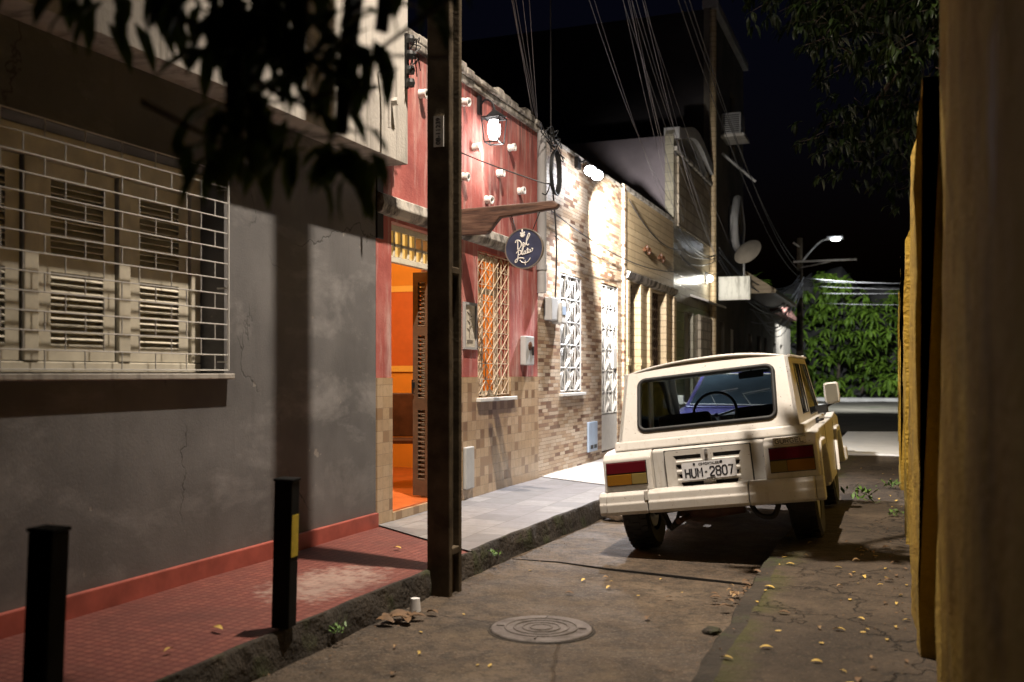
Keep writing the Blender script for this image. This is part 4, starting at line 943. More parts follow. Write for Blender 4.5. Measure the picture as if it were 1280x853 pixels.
# ================================================================== CREAM JEEP
CO = (-1.218, 7.27, .066); ROLL = R(-7.)
car = thing('parked_jeep', 'boxy cream fibreglass jeep parked tilted with its right wheels up on the pavement', 'car', CO, (0, ROLL, 0))
MB = _MB
CR = M['cream']
def side_x(z): return .678-(z-.87)*(.048/.515)
m = MB()
# rear corner boxes holding the lamps, centre panel, waist band
for s_ in (-1, 1):
    m.prism([(.10, .47), (.055, .50), (.075, .745), (.115, .785), (.22, .805), (.42, .815), (.42, .47)], s_*.415, s_*.79, 'x')
m.prism([(.14, .45), (.14, .775), (.155, .79), (.30, .812), (.30, .45)], -.414, .414, 'x')
body = m.build('body', CR, car, bevel=.014)
m = MB(); m.prism([(.16, .80), (.19, .87), (2.38, .87), (2.38, .80)], -.71, .71, 'x'); m.build('waist_band', CR, car, bevel=.012)
prof = [(.425, .812), (2.3, .83), (2.75, .86), (3.16, .80), (3.22, .44), (3.0, .44), (2.92, .58), (2.76, .70), (2.34, .70), (2.18, .58), (2.06, .33), (1.02, .33), (.90, .58), (.74, .70), (.43, .70)]
for s_ in (-1, 1):
    m = MB(); m.prism(prof, s_*.70, s_*.775, 'x')
    for cy in (.53, 2.55):      # angular wheel arch flares
        fl = [(cy+a, b) for a, b in ((-.50, .36), (-.385, .60), (-.22, .735), (.22, .735), (.385, .60), (.50, .36), (.44, .36), (.345, .575), (.20, .685), (-.20, .685), (-.345, .575), (-.44, .36))]
        m.prism(fl, s_*.735, s_*.805, 'x')
    m.build('side_panel', CR, car, bevel=.010)
m = MB(); m.prism([(2.36, .83), (2.36, .93), (2.95, .90), (3.18, .82), (3.22, .46), (3.1, .46), (2.9, .75)], -.64, .64, 'x'); m.build('bonnet', CR, car, bevel=.03)
# greenhouse: rear panel, sides, windscreen frame, roof
u0, v0 = Vector((0, .20, .87)), Vector((0, .45-.20, 1.385-.87)); vl = v0.length; vd = v0.normalized()
def rear_pt(a, b): q = u0+vd*b; return (a, q.y, q.z)
RW = rrect(-.515, .515, .075, .075+.43, .055)
crown = [(x, vl+.075*(1-(abs(x)/.63)**2.4)) for x in [.63-.63*2*k/14 for k in range(15)]]
m = MB(); m.plate([(-.678, 0), (.678, 0)]+crown, [RW], rear_pt, .025, Vector((0, vd.z, -vd.y))); m.build('rear_panel', CR, car, smooth=35)
m = MB()
for s_ in (-1, 1):
    out_ = [(.20, .87), (2.36, .87), (1.90, 1.385), (.45, 1.385)]
    h1 = [(.66, .93), (1.20, .93), (1.20, 1.325), (.72, 1.325)]; h2 = [(1.30, .90), (2.24, .90), (1.86, 1.325), (1.30, 1.325)]
    m = MB(); m.plate(out_, [h1, h2], lambda a, b: (s_*side_x(b), a, b), .025, (-s_, 0, 0)); m.build('cab_side', CR, car)
ws0, ws1 = Vector((0, 2.36, .87)), Vector((0, 1.90, 1.385)); wd = (ws1-ws0).normalized(); wl = (ws1-ws0).length
m = MB(); m.plate([(-.675, .0), (.675, .0), (.63, wl+.03), (-.63, wl+.03)], [[(-.61, .08), (.61, .08), (.545, wl-.05), (-.545, wl-.05)]], lambda a, b: (a, (ws0+wd*b).y, (ws0+wd*b).z), .025, (0, -.7, -.7)); m.build('windscreen_frame', CR, car)
m = MB(); vs = []; fs = []; nx, ny = 16, 18
for j in range(ny+1):
    t_ = j/ny; y = .452+t_*(1.93-.452)
    e_ = 1-max(0, (.10-t_)/.10)**2*.18-max(0, (t_-.9)/.1)**2*.4
    for i in range(nx+1):
        x = -.632+1.264*i/nx; vs.append((x, y, 1.384+.0665*(1-(abs(x)/.632)**2.4)*(1-max(0, (t_-.9)/.1)**2*.4)+.022*math.sin(math.pi*min(1, t_*1.3))*(1-(abs(x)/.632)**2)))
for j in range(ny):
    for i in range(nx): a = j*(nx+1)+i; fs.append((a, a+1, a+nx+2, a+nx+1))
m.add(vs, fs); rf = m.build('roof', CR, car, smooth=60); sd = rf.modifiers.new('thick', 'SOLIDIFY'); sd.thickness = .02; sd.offset = -1
# rain gutters
for s_ in (-1, 1): m = MB(); m.tube([(s_*.638, .45, 1.384), (s_*.638, 1.92, 1.384)], .012, 6); m.build('rain_gutter', CR, car)
# rear glass and rubber
m = MB(); m.plate(rrect(-.512, .512, .078, .502, .052), [], lambda a, b: rear_pt(a, b), .004, Vector((0, vd.z, -vd.y))); gl = m.build('rear_window', M['carglass'], car)
m = MB(); m.tube([Vector(rear_pt(a, b))-Vector((0, vd.z, -vd.y))*.004 for a, b in RW], .017, 8, True); m.build('rubber_seal', M['black'], gl, smooth=60)
for s_ in (-1, 1):
    m = MB(); m.plate([(.66, .93), (1.20, .93), (1.20, 1.325), (.72, 1.325)], [], lambda a, b: (s_*(side_x(b)-.012), a, b), .004, (-s_, 0, 0))
    m.plate([(1.30, .90), (2.24, .90), (1.86, 1.325), (1.30, 1.325)], [], lambda a, b: (s_*(side_x(b)-.012), a, b), .004, (-s_, 0, 0))
    sgl = m.build('side_window', M['carglass'], car)
    for h in ([(.66, .93), (1.20, .93), (1.20, 1.325), (.72, 1.325)], [(1.30, .90), (2.24, .90), (1.86, 1.325), (1.30, 1.325)]):
        m = MB(); m.tube([(s_*(side_x(b)-.004), a, b) for a, b in h], .006, 6, True); m.build('window_seal', M['black'], sgl)
    m = MB(); m.tube([(s_*side_x(.95), .94, .93), (s_*side_x(1.3), .94, 1.32)], .009, 6); m.build('window_bar', M['black'], sgl)
m = MB(); m.plate([(-.61, .08), (.61, .08), (.545, wl-.05), (-.545, wl-.05)], [], lambda a, b: (a, (ws0+wd*b).y-.008, (ws0+wd*b).z-.008), .004, (0, -.7, -.7)); m.build('windscreen', M['carglass'], car)
# engine lid with louvres
def slot(cx0, cx1, zc, sk): return [(cx0+sk, zc-.014), (cx1-.006, zc-.014), (cx1, zc+.014), (cx0, zc+.014)]
holes = []
for i, zc in enumerate((.715, .645, .575, .515)):
    k = .012*i
    holes.append([(-.235+k, zc-.014), (-.045, zc-.014), (-.045, zc+.016), (-.252+k, zc+.016)])
    holes.append([(.045, zc-.014), (.235-k, zc-.014), (.252-k, zc+.016), (.045, zc+.016)])
m = MB(); m.plate(rrect(-.315, .315, .470, .768, .012, 2), holes, lambda a, b: (a, .108, b), .014, (0, 1, 0)); lid = m.build('engine_lid', CR, car)
m = MB(); m.box(-.30, .30, .128, .135, .48, .76); m.build('grille_backing', M['black'], lid)
m = MB()
for x0, x1, z0, z1 in ((-.322, -.317, .468, .77), (.317, .322, .468, .77), (-.322, .322, .770, .775)): m.box(x0, x1, .116, .139, z0, z1)
m.build('shut_line', M['black'], lid)
m = MB(); m.box(-.03, .03, .098, .108, .475, .765)
for zc in (.68, .61, .545): m.prism([(.108, zc+.014), (.098, zc+.004), (.100, zc-.014), (.108, zc-.016)], -.235, -.035, 'x'); m.prism([(.108, zc+.014), (.098, zc+.004), (.100, zc-.014), (.108, zc-.016)], .035, .235, 'x')
m.build('centre_rib', CR, lid, bevel=.003)
m = MB(); m.box(-.012, .012, .082, .097, .69, .765); m.lathe([(0, 0), (.012, 0), (.012, .018), (0, .018)], (0, .075, .735), 'y', 10); m.build('latch', M['alu'], lid, bevel=.003)
# number plate
np_ = bpy.data.objects.new('number_plate', None)
m = MB(); m.plate(rrect(-.20, .20, -.065, .065, .012, 3), [], lambda a, b: (a, 0, b), .004, (0, 1, 0)); pt = m.build('number_plate', M['plate'], car); pt.location = (.012, .064, .613); pt.rotation_euler = (R(-6), R(-1.2), 0)
bpy.data.objects.remove(np_)
GL = {'H': [[(0, 0), (0, 1)], [(1, 0), (1, 1)], [(0, .5), (1, .5)]], 'U': [[(0, 1), (0, .22), (.25, 0), (.75, 0), (1, .22), (1, 1)]], 'M': [[(0, 0), (0, 1), (.5, .42), (1, 1), (1, 0)]],
      '-': [[(.25, .5), (.75, .5)]], '2': [[(0, .78), (.2, 1), (.8, 1), (1, .8), (1, .62), (0, .12), (0, 0), (1, 0)]], '8': [[(.2, .54), (0, .7), (0, .85), (.2, 1), (.8, 1), (1, .85), (1, .7), (.8, .54), (.2, .54), (0, .36), (0, .18), (.2, 0), (.8, 0), (1, .18), (1, .36), (.8, .54)]],
      '0': [[(.25, 0), (0, .2), (0, .8), (.25, 1), (.75, 1), (1, .8), (1, .2), (.75, 0), (.25, 0)]], '7': [[(0, 1), (1, 1), (.4, 0)]],
      'G': [[(1, .8), (.8, 1), (.2, 1), (0, .8), (0, .2), (.2, 0), (.8, 0), (1, .2), (1, .5), (.55, .5)]], 'R': [[(0, 0), (0, 1), (.8, 1), (1, .82), (1, .65), (.8, .48), (0, .48)], [(.55, .48), (1, 0)]], 'E': [[(1, 1), (0, 1), (0, 0), (1, 0)], [(0, .5), (.8, .5)]], 'L': [[(0, 1), (0, 0), (1, 0)]]}
def glyphs(body, w, h, adv, r_, parent, cx, y, z0, name='lettering'):
    m = MB(); x0 = cx-(len(body)-1)*adv/2-w/2
    for i, ch_ in enumerate(body):
        for st in GL[ch_]: m.tube([(x0+i*adv+u*w, y, z0+v*h) for u, v in st], r_, 6)
    o = m.build(name, M['ink'], parent); o.scale = (1, .35, 1); o.location = (0, y*.65, 0); return o
glyphs("HUM-2807", .032, .066, .0455, .0064, pt, 0, -.001, -.047)
text('CE·FORTALEZA', .024, M['ink'], pt, (.01, -.0008, .046), (R(90), 0, 0))
m = MB()
for x in (-.105, .095): m.lathe([(0, -.004), (.009, -.003), (.009, .002), (0, .002)], (x, 0, .05), 'y', 10)
m.build('screw', M['darkiron'], pt)
m = MB(); m.box(-.02, .045, -.003, -.001, -.064, -.058); m.build('seal', M['darkiron'], pt)
# tail lamps
for s_ in (-1, 1):
    a, b = sorted((s_*.452, s_*.765)); mid = a+(b-a)*(.62 if s_ < 0 else .38)
    fy = lambda z: .055+(z-.50)*(.02/.245)
    m = MB(); m.prism([(fy(.545)-.004, .545), (fy(.725)-.004, .725), (fy(.725)+.02, .725), (fy(.545)+.02, .545)], a, b, 'x'); tl = m.build('tail_lamp', M['black'], car)
    def lens(x0, x1, z0, z1, mat):
        m = MB(); m.prism([(fy(z0)-.022, z0+.003), (fy(z1)-.022, z1-.003), (fy(z1)+.0, z1), (fy(z0)+.0, z0)], x0, x1, 'x'); m.build('lens', mat, tl, bevel=.003)
    lens(a+.004, b-.004, .637, .722, M['redlens'])
    if s_ < 0: lens(a+.004, mid, .55, .634, M['amberlens']); lens(mid+.003, b-.004, .55, .634, M['paleamber'])
    else: lens(a+.004, mid, .55, .634, M['paleamber']); lens(mid+.003, b-.004, .55, .634, M['amberlens'])
bd = MB(); bd.box(.49, .72, .066, .074, .742, .792); bg_ = bd.build('badge', CR, car, bevel=.002); bg_.rotation_euler = (0, 0, 0)
m = MB(); m.tube([(.492, .066, .743), (.718, .066, .743), (.718, .066, .791), (.492, .066, .791)], .0020, 4, True); m.build('badge_border', M['ink'], bg_)
glyphs('GURGEL', .024, .028, .0345, .0035, bg_, .605, .0655, .753)
# rear bumper in three mouldings
bp = [(.12, .505), (.035, .502), (.0, .478), (-.006, .426), (-.016, .416), (-.014, .350), (.012, .330), (.12, .335)]
m = MB(); m.prism(bp, -.452, .285, 'x'); bump = m.build('rear_bumper', CR, car, bevel=.008)
m = MB(); m.prism(bp, -.775, -.458, 'x'); m.prism([(a+.02, b) for a, b in bp], -.835, -.776, 'x'); m.build('bumper_end', CR, bump, bevel=.008)
m = MB(); m.prism(bp, .291, .75, 'x'); m.prism([(a+.02, b) for a, b in bp], .751, .81, 'x'); m.build('bumper_end', CR, bump, bevel=.008)
m = MB(); m.box(-.475, -.448, -.018, .02, .43, .502); m.build('bumper_clip', CR, bump, bevel=.004)
m = MB(); m.prism([(3.2, .50), (3.33, .49), (3.34, .36), (3.2, .35)], -.82, .82, 'x'); m.build('front_bumper', CR, car, bevel=.02)
# doors, handles, mirrors
m = MB()
for s_ in (-1, 1):
    for y in (1.24, 2.26): m.box(s_*.7745, s_*.777, y, y+.008, .36, .80)
    m.box(s_*.7105, s_*.712, 1.24, 1.248, .82, .868)
m.build('door_gap', M['black'], car)
for s_ in (-1, 1):
    m = MB(); m.tube(crom([(s_*.715, 1.30, .845), (s_*.755, 1.31, .848), (s_*.755, 1.42, .848), (s_*.715, 1.43, .845)]), .011, 6); m.box(s_*.712, s_*.722, 1.28, 1.46, .825, .868); m.build('door_handle', M['black'], car, smooth=50)
    m = MB(); m.prism([(s_*.755, .955), (s_*.878, .955), (s_*.884, 1.03), (s_*.878, 1.145), (s_*.755, 1.145), (s_*.748, 1.03)], 2.02, 2.09, 'y'); mi = m.build('mirror', CR, car, bevel=.02)
    m = MB(); m.plate(rrect(min(s_*.768, s_*.866), max(s_*.768, s_*.866), .970, 1.13, .02, 3), [], lambda a, b: (a, 2.012, b), .006, (0, 1, 0)); m.build('mirror_glass', M['mirror'], mi)
    m = MB(); m.tube([(s_*.68, 2.12, .90), (s_*.78, 2.08, .95), (s_*.82, 2.07, .97)], .016, 6); m.box(s_*.66, s_*.76, 2.05, 2.2, .88, .95); m.build('mirror_arm', M['black'], mi)
# wheels
wp = None
for (sx, wy) in ((-1, .53), (1, .53), (-1, 2.55), (1, 2.55)):
    if wp is None:
        m = MB(); m.lathe([(.20, -.09), (.30, -.105), (.325, -.085), (.333, -.05), (.334, 0), (.333, .05), (.325, .085), (.30, .105), (.20, .09)], (0, 0, 0), 'x', 40)
        for k in range(36):
            a = 2*math.pi*k/36; c_, s2 = math.cos(a), math.sin(a)
            for xa, xb in ((-.09, -.045), (-.03, .03), (.045, .09)):
                aa = a+(.05 if xa < -.04 or xa > .04 else -.03)
                c_, s2 = math.cos(aa), math.sin(aa); tx, tz = -s2*.016, c_*.016
                vs = [(x, c_*r_+k2*tx, s2*r_+k2*tz) for x in (xa, xb) for r_ in (.325, .338) for k2 in (-1, 1)]
                m.add(vs, [(0, 1, 3, 2), (4, 6, 7, 5), (2, 3, 7, 6), (0, 2, 6, 4), (1, 5, 7, 3)])
        wp = m.build('wheel', M['black'], car, smooth=30)
        m = MB(); m.lathe([(0, .05), (.06, .055), (.07, .03), (.15, .02), (.18, .06), (.205, .085), (.205, .06), (.17, -.08), (0, -.08)], (0, 0, 0), 'x', 28); m.build('rim', M['alu'], wp, smooth=40)
        w = wp
    else:
        w = copy_tree(wp, car)
    w.location = (sx*.625, wy, .34); w.rotation_euler = (random.uniform(0, 1), 0, 0 if sx > 0 else math.pi)
# under body
m = MB(); m.box(-.50, .50, .35, 3.0, .36, .50); m.box(-.415, .415, .13, .34, .34, .46); m.build('floor_pan', M['black'], car, bevel=.02)
m = MB(); m.tube([(-.54, .53, .30), (-.2, .50, .33), (.2, .50, .33), (.54, .53, .30)], .045, 8); m.tube([(-.40, .2, .33), (-.36, .25, .18), (-.30, .5, .22)], .022, 6); m.tube(crom([(.26, .2, .33), (.32, .18, .24), (.42, .18, .23), (.47, .2, .33)]), .020, 6); m.tube([(.50, .3, .33), (.56, .32, .17)], .022, 6); m.tube([(.62, .3, .33), (.54, .35, .16)], .018, 6)
m.tube([(-.43, .2, .36), (-.37, .2, .19), (-.30, .22, .25), (-.26, .2, .35)], .014, 6); m.build('rear_suspension', M['black'], car, smooth=50)
m = MB(); m.tube([(-.30, .30, .31), (-.05, .30, .30), (.20, .30, .31)], [.05, .075, .06], 14); m.tube([(-.22, .24, .26), (-.26, .06, .25)], .022, 8); m.build('exhaust', M['rust'], car, smooth=50)
# inside
m = MB(); m.box(-.66, .66, .28, 2.3, .76, .80); m.prism([(1.98, .80), (1.94, .955), (2.28, .97), (2.3, .80)], -.63, .63, 'x'); m.box(-.56, .56, .52, 1.85, 1.352, 1.362); m.build('cabin_trim', M['dark'], car, bevel=.01)
m = MB()
for x in (-.33, .33): m.prism([(1.10, .80), (1.04, 1.02), (1.10, 1.03), (1.22, .80)], x-.22, x+.22, 'x')
m.prism([(.62, .80), (.56, .915), (.64, .92), (.74, .80)], -.55, .55, 'x'); m.build('seat', M['black'], car, bevel=.03)
m = MB(); sw = Vector((-.16, 1.62, 1.0)); e1 = Vector((1, 0, 0)); e2 = Vector((0, .42, .9))
m.tube([sw+(e1*math.cos(a)+e2*math.sin(a))*.19 for a in [2*math.pi*k/28 for k in range(28)]], .013, 8, True); m.tube([sw-e1*.18, sw+Vector((0, .05, -.04)), sw+e1*.18], .011, 6); m.tube([sw+Vector((0, .04, -.03)), sw+Vector((0, .4, -.18))], .02, 6); m.build('steering_wheel', M['black'], car, smooth=60)
m = MB(); m.box(.05, .27, 1.84, 1.86, 1.265, 1.325); m.tube([(.16, 1.86, 1.32), (.16, 1.93, 1.36)], .008, 5); m.build('rear_view_mirror', M['black'], car, bevel=.01)
# ================================================================== BLUE CAR AHEAD
bc = thing('parked_car', 'blue small car parked facing the jeep, seen through its windows', 'car', (-1.92, 12.2, 0))
m = MB(); m.prism([(0.02, .30), (0, .62), (.08, .78), (1.05, .93), (2.9, .95), (3.55, .90), (3.6, .32), (3.2, .30), (3.1, .5), (2.9, .6), (2.6, .6), (2.4, .5), (2.3, .28), (1.15, .28), (1.05, .5), (.85, .6), (.6, .6), (.4, .5), (.32, .30)], -.76, .76, 'x'); m.build('body', M['bluecar'], bc, bevel=.04)
def cab(y0, y1, y2, y3, w0, w1, z0, z1, ins=0.): return [(-w0, y0, z0), (w0, y0, z0), (w0, y3, z0), (-w0, y3, z0), (-w1, y1, z1), (w1, y1, z1), (w1, y2, z1), (-w1, y2, z1)]
CF = [(0, 1, 5, 4), (1, 2, 6, 5), (2, 3, 7, 6), (3, 0, 4, 7), (4, 5, 6, 7), (0, 3, 2, 1)]
m = MB(); m.add(cab(1.0, 1.62, 2.85, 3.35, .72, .58, .93, 1.40), CF); m.build('cabin', M['bluecar'], bc, bevel=.03)
def face_pt(u, v, out=.006):      # on the windscreen plane
    a, b = Vector((-.72, 1.0, .93)), Vector((.72, 1.0, .93)); c_, d_ = Vector((-.58, 1.62, 1.40)), Vector((.58, 1.62, 1.40))
    q = a.lerp(b, u).lerp(c_.lerp(d_, u), v); return q+Vector((0, -.6, .79))*out
m = MB(); m.plate([(.05, .06), (.95, .06), (.94, .92), (.06, .92)], [], lambda u, v: face_pt(u, v), .004, (0, -.6, .79)); m.build('windscreen', M['darkglass'], bc)
m = MB(); m.tube([face_pt(u, v, .012) for u, v in ((.05, .06), (.95, .06), (.94, .92), (.06, .92))], .012, 6, True); m.build('windscreen_trim', M['alu'], bc)
for u in (.3, .62):
    m = MB(); m.tube([face_pt(u, .02, .02), face_pt(u-.1, .35, .02), face_pt(u+.16, .5, .02)], .008, 5); m.build('wiper', M['alu'], bc)
m = MB()
for s_ in (-1, 1): m.plate([(1.35, .98), (3.1, .98), (2.75, 1.33), (1.68, 1.33)], [], lambda a, b: (s_*(.725-(b-.93)*.298+.004), a, b), .004, (s_, 0, 0))
m.build('side_window', M['darkglass'], bc)
for s_ in (-1, 1):
    m = MB(); m.lathe([(0, -.02), (.08, -.015), (.10, .02), (0, .02)], (s_*.55, -.005, .62), 'y', 18); m.build('headlamp', M['alu'], bc, smooth=50)
    m = MB(); m.box(s_*.78, s_*.93, 1.28, 1.36, .96, 1.08); m.tube([(s_*.70, 1.3, .95), (s_*.82, 1.32, 1.0)], .015, 5); m.build('mirror', M['white'], bc, bevel=.02)
m = MB(); m.box(-.5, .5, -.012, .01, .52, .72); m.build('grille', M['black'], bc, bevel=.01)
m = MB(); m.box(-.78, .78, -.08, .02, .36, .48); m.build('bumper', M['alu'], bc, bevel=.02)
for s_ in (-1, 1):
    for y in (.72, 2.75):
        m = MB(); m.lathe([(0, -.05), (.16, -.06), (.20, -.085), (.27, -.09), (.285, -.05), (.285, .05), (.27, .09), (0, .09)], (s_*.66, y, .285), 'x', 26); m.build('wheel', M['black'], bc, smooth=40)
MB = WB

# ================================================================== FAR STREET POLE, LAMP AND CABLES
fp = thing('far_utility_pole', 'far utility pole with a glaring white lamp and a tangle of cables', 'pole', (-3.0, 34.5, 0))
m = MB(); m.tube([(-3.0, 34.5, -.03), (-3.0, 34.5, 5.9)], [.13, .09], 10); m.build('shaft', M['poleconc'], fp, smooth=50)
m = MB(); m.tube(crom([(-3.0, 34.5, 5.0), (-2.7, 34.5, 5.4), (-2.35, 34.5, 5.75), (-2.1, 34.5, 5.84)]), .035, 8); m.build('lamp_arm', M['alu'], fp, smooth=50)
m = MB(); m.box(-2.15, -1.6, 34.4, 34.6, 5.80, 5.92); h_ = m.build('lamp_head', M['alu'], fp, bevel=.03)
m = MB(); m.lathe([(0, 5.775), (.14, 5.775), (.15, 5.80), (0, 5.80)], (-1.85, 34.42, 0), 'z', 16); m.build('lamp_glass', M['ledfar'], h_)
m = MB(); m.box(-3.2, -1.2, 34.40, 34.46, 5.08, 5.14); m.tube([(-3, 34.43, 5.6), (-3.2, 34.43, 5.75)], .03, 6); m.tube([(-3.0, 34.43, 4.9), (-2.0, 34.43, 5.08)], .02, 6); m.box(-3.15, -2.9, 34.3, 34.5, 3.9, 4.4); m.build('cross_arm', M['fascia'], fp)
def cable(a, b, sag, r, mat, label, group, n_=22, sway=0.):
    a, b = Vector(a), Vector(b); pts = []
    for k in range(n_+1):
        t_ = k/n_; q = a.lerp(b, t_); q.z -= 4*sag*t_*(1-t_); q.x += sway*math.sin(math.pi*t_); pts.append(q)
    o = _MB().tube(pts, r, 5).build('cable', mat); tag(o, label, 'cable', group); return o
rr = random.Random(3)
for i in range(6):
    cable((-2.6+rr.uniform(-.3, .3), 5.6, rr.uniform(7.3, 8.2)), (FX+.02, 10.55+rr.uniform(-.15, .2), 4.2+rr.uniform(-.03, .1)), rr.uniform(.10, .3), .0034, M['drop'], 'thin cable dropping from above to the corner of the pink roof', 'cables down to the pink roof corner')
for i in range(12):
    yb = rr.choice((18.3, 18.8, 22.2, 22.6, 26)); 
    cable((-2.55+rr.uniform(-.3, .5), 5.6, rr.uniform(7.2, 8.0)), (FX+.06, yb+rr.uniform(-.2, .3), rr.uniform(3.9, 4.6)), rr.uniform(.25, .9), .0034, M['drop'], 'thin cable running down over the lane to the houses farther along', 'cables running down over the lane')
for i in range(3):
    cable((-2.5+rr.uniform(-.2, .2), 5.6, rr.uniform(7.5, 8.0)), (-3.0, 34.4, 4.6+.2*i), rr.uniform(.8, 1.4), .007, M['wire'], 'long dark cable spanning the whole lane between the two poles', 'long cables between the poles', 30)
cable((-3.75, 10.95, 7.2), (-3.74, 10.95, 3.95), 0, .008, M['wire'], 'single vertical cable hanging down to the coil at the pink roof corner', 'vertical drop cable')
t = thing('cable_coil', 'black oval coil of spare cable hanging by the party wall of the pink house', 'cable coil', (-3.72, 11.0, 3.8))
m = MB()
for k in range(4): m.tube([(-3.72+.012*k, 11.0+(.14+.008*k)*math.cos(a), 3.72+(.24+.008*k)*math.sin(a)) for a in [2*math.pi*q/24 for q in range(24)]], .011, 5, True)
m.build('loop', M['black'], t); m = MB()
for k in range(9):
    a0 = Vector((-3.74, 10.9+rr.uniform(-.3, .3), 4.15+rr.uniform(-.05, .12)))
    m.tube(crom([a0, a0+Vector((.05, rr.uniform(-.2, .2), -.15)), a0+Vector((.08, rr.uniform(-.3, .3), rr.uniform(-.3, .1))), a0+Vector((0, rr.uniform(-.3, .4), -.1))]), .006, 5)
m.build('loose_ends', M['black'], t)
cable((-3.74, 11.02, 3.5), (-3.74, 11.1, 2.27), .0, .011, M['wire'], 'black service cable running down the stone wall to the electric meter', 'meter cable', sway=.03)
cable((-3.75, 10.8, 3.3), (-3.78, 18.6, 3.3), .22, .008, M['wire'], 'thin dark cable slung along the stone and beige fronts', 'cables slung along the fronts')
cable((-3.75, 11.1, 3.0), (-3.78, 14.6, 2.92), .10, .006, M['wire'], 'short dark cable slung across the stone front', 'cables slung along the fronts')
cable((-3.75, 14.6, 4.0), (-3.75, 18.9, 3.75), .25, .009, M['wire'], 'dark cable sagging across the upper beige front', 'cables slung along the fronts')
for i in range(5):
    cable((-3.76, 18.6+rr.uniform(-.2, .3), 3.6+rr.uniform(-.2, .5)), (-3.7, 22.4+rr.uniform(0, .8), 3.9+rr.uniform(-.3, .3)), rr.uniform(.1, .5), .011, M['wire'], 'dark cable sagging across the glazed tile front', 'cables on the tiled front')
for i in range(4):
    cable((-3.7, 22.5, 3.9+.1*i), (-3.0, 34.4, 4.2+.15*i), rr.uniform(.4, 1.0), .018, M['wire'], 'dark cable sagging from the tall building to the far pole', 'cables to the far pole')
for i in range(13):
    cable((-2.95+rr.uniform(-.1, .1), 34.35, 4.0+rr.uniform(-.1, .7)), (-3.75, 27.5+rr.uniform(0, 5), 2.9+rr.uniform(-.2, .7)), rr.uniform(.3, 1.0), .012, M['palewire'], 'pale cable in the sagging tangle left of the far pole', 'cable tangle at the far pole')
for i, (z0, z1) in enumerate(((4.45, 4.35), (4.3, 4.2), (4.05, 4.15), (3.75, 3.9), (4.55, 4.6))):
    cable((-2.9, 34.35, z0), (4.5, 36+i*.4, z1), rr.uniform(.05, .25), .011, M['wire'], 'dark cable crossing in front of the hedge to the right of the far pole', 'cables crossing before the hedge')
t = thing('insulator_rack', 'black insulator rack with wires on the corner of the concrete overhang', 'insulator', (-3.58, 7.0, 3.9))
m = MB(); m.box(-3.60, -3.575, 6.985, 7.015, 3.62, 4.05)
m.build('bar', M['darkiron'], t); m = MB()
for z in (3.66, 3.76, 3.88, 4.0): m.lathe([(0, -.03), (.03, -.03), (.038, 0), (.03, .03), (0, .03)], (-3.555, 7.0, z), 'z', 10)
for k in range(8): a0 = Vector((-3.555, 7.0, rr.uniform(3.65, 4.0))); m.tube(crom([a0, a0+Vector((.06, rr.uniform(-.1, .1), rr.uniform(-.05, .1))), a0+Vector((.02, rr.uniform(-.1, .15), rr.uniform(-.1, .15)))]), .005, 5)
m.build('insulator', M['black'], t)

# ================================================================== HEDGE AND TREES
MB = _MB
def leaf_at(m, o, d, up, L, w, droop=.25):
    """one folded pointed leaf starting at o, heading d"""
    d = d.normalized(); s_ = d.cross(up)
    s_ = s_.normalized() if s_.length > 1e-4 else d.orthogonal().normalized()
    nrm = s_.cross(d)
    p0 = o; p1 = o+d*L*.35+nrm*L*.04; p2 = o+d*L*.72-nrm*L*droop*.25; p3 = o+d*L-nrm*L*droop
    w2 = w*.8
    m.add([p0, p1-s_*w+nrm*w*.35, p1, p1+s_*w+nrm*w*.35, p2-s_*w2+nrm*w*.2, p2, p2+s_*w2+nrm*w*.2, p3],
          [(0, 2, 1), (0, 3, 2), (1, 2, 5, 4), (2, 3, 6, 5), (4, 5, 7), (5, 6, 7)])
hd = thing('leafy_hedge', 'tall dense green hedge of hanging leaf whorls lit by the far lamp', 'hedge', (-2, 48.5, 0))
rh = random.Random(11); m = MB()
def hsurf(x, z): return 48.2-.55*math.sin(x*1.3+z*.9)-.45*math.sin(z*2.1-x*.7)-.3*math.sin(x*3.1+z*2.7)-.25*z*.3
for i in range(560):
    x = rh.uniform(-7.5, 3.2); z = .35+5.9*rh.random()**.95
    if z > 5.4+.5*math.sin(x*1.7): continue
    c_ = Vector((x, hsurf(x, z)+rh.uniform(-.8, .6), z)); ax = Vector((rh.uniform(-.5, .5), -1, rh.uniform(-.2, .5)))
    for k in range(rh.randint(4, 9)):
        a = 2*math.pi*k/7+rh.uniform(-.5, .5); dd = Vector((math.cos(a)+rh.uniform(-.3, .3), rh.uniform(-1., -.1), math.sin(a)*.7-rh.uniform(.0, .8)))
        leaf_at(m, c_-Vector((2, 48.5, 0))*0, dd, Vector((0, -.3, 1)), rh.uniform(.26, .66), rh.uniform(.055, .10), rh.uniform(.1, .5))
m.v = [(a+2, b-48.5, c_) for a, b, c_ in m.v]
m.build('foliage', M['hedge'], hd, fix=False)
m = MB(); vs = []; fs = []
for j in range(13):
    for i in range(23): x = -7.6+i*.5; z = .2+j*.43; vs.append((x+2, hsurf(x, z)+.75-48.5, z))
for j in range(12):
    for i in range(22): a = j*23+i; fs.append((a, a+1, a+24, a+23))
m.add(vs, fs); o = m.build('inner_mass', M['dark'], hd, smooth=60); sd = o.modifiers.new('thick', 'SOLIDIFY'); sd.thickness = 1.2
m = MB()
for k in range(9): x = -5+k*1.1; m.tube([(x, .6, 0), (x+.1, .4, 1.6), (x+.2, .7, 3.2)], [.09, .07, .04], 7)
m.build('stem', M['bark'], hd)

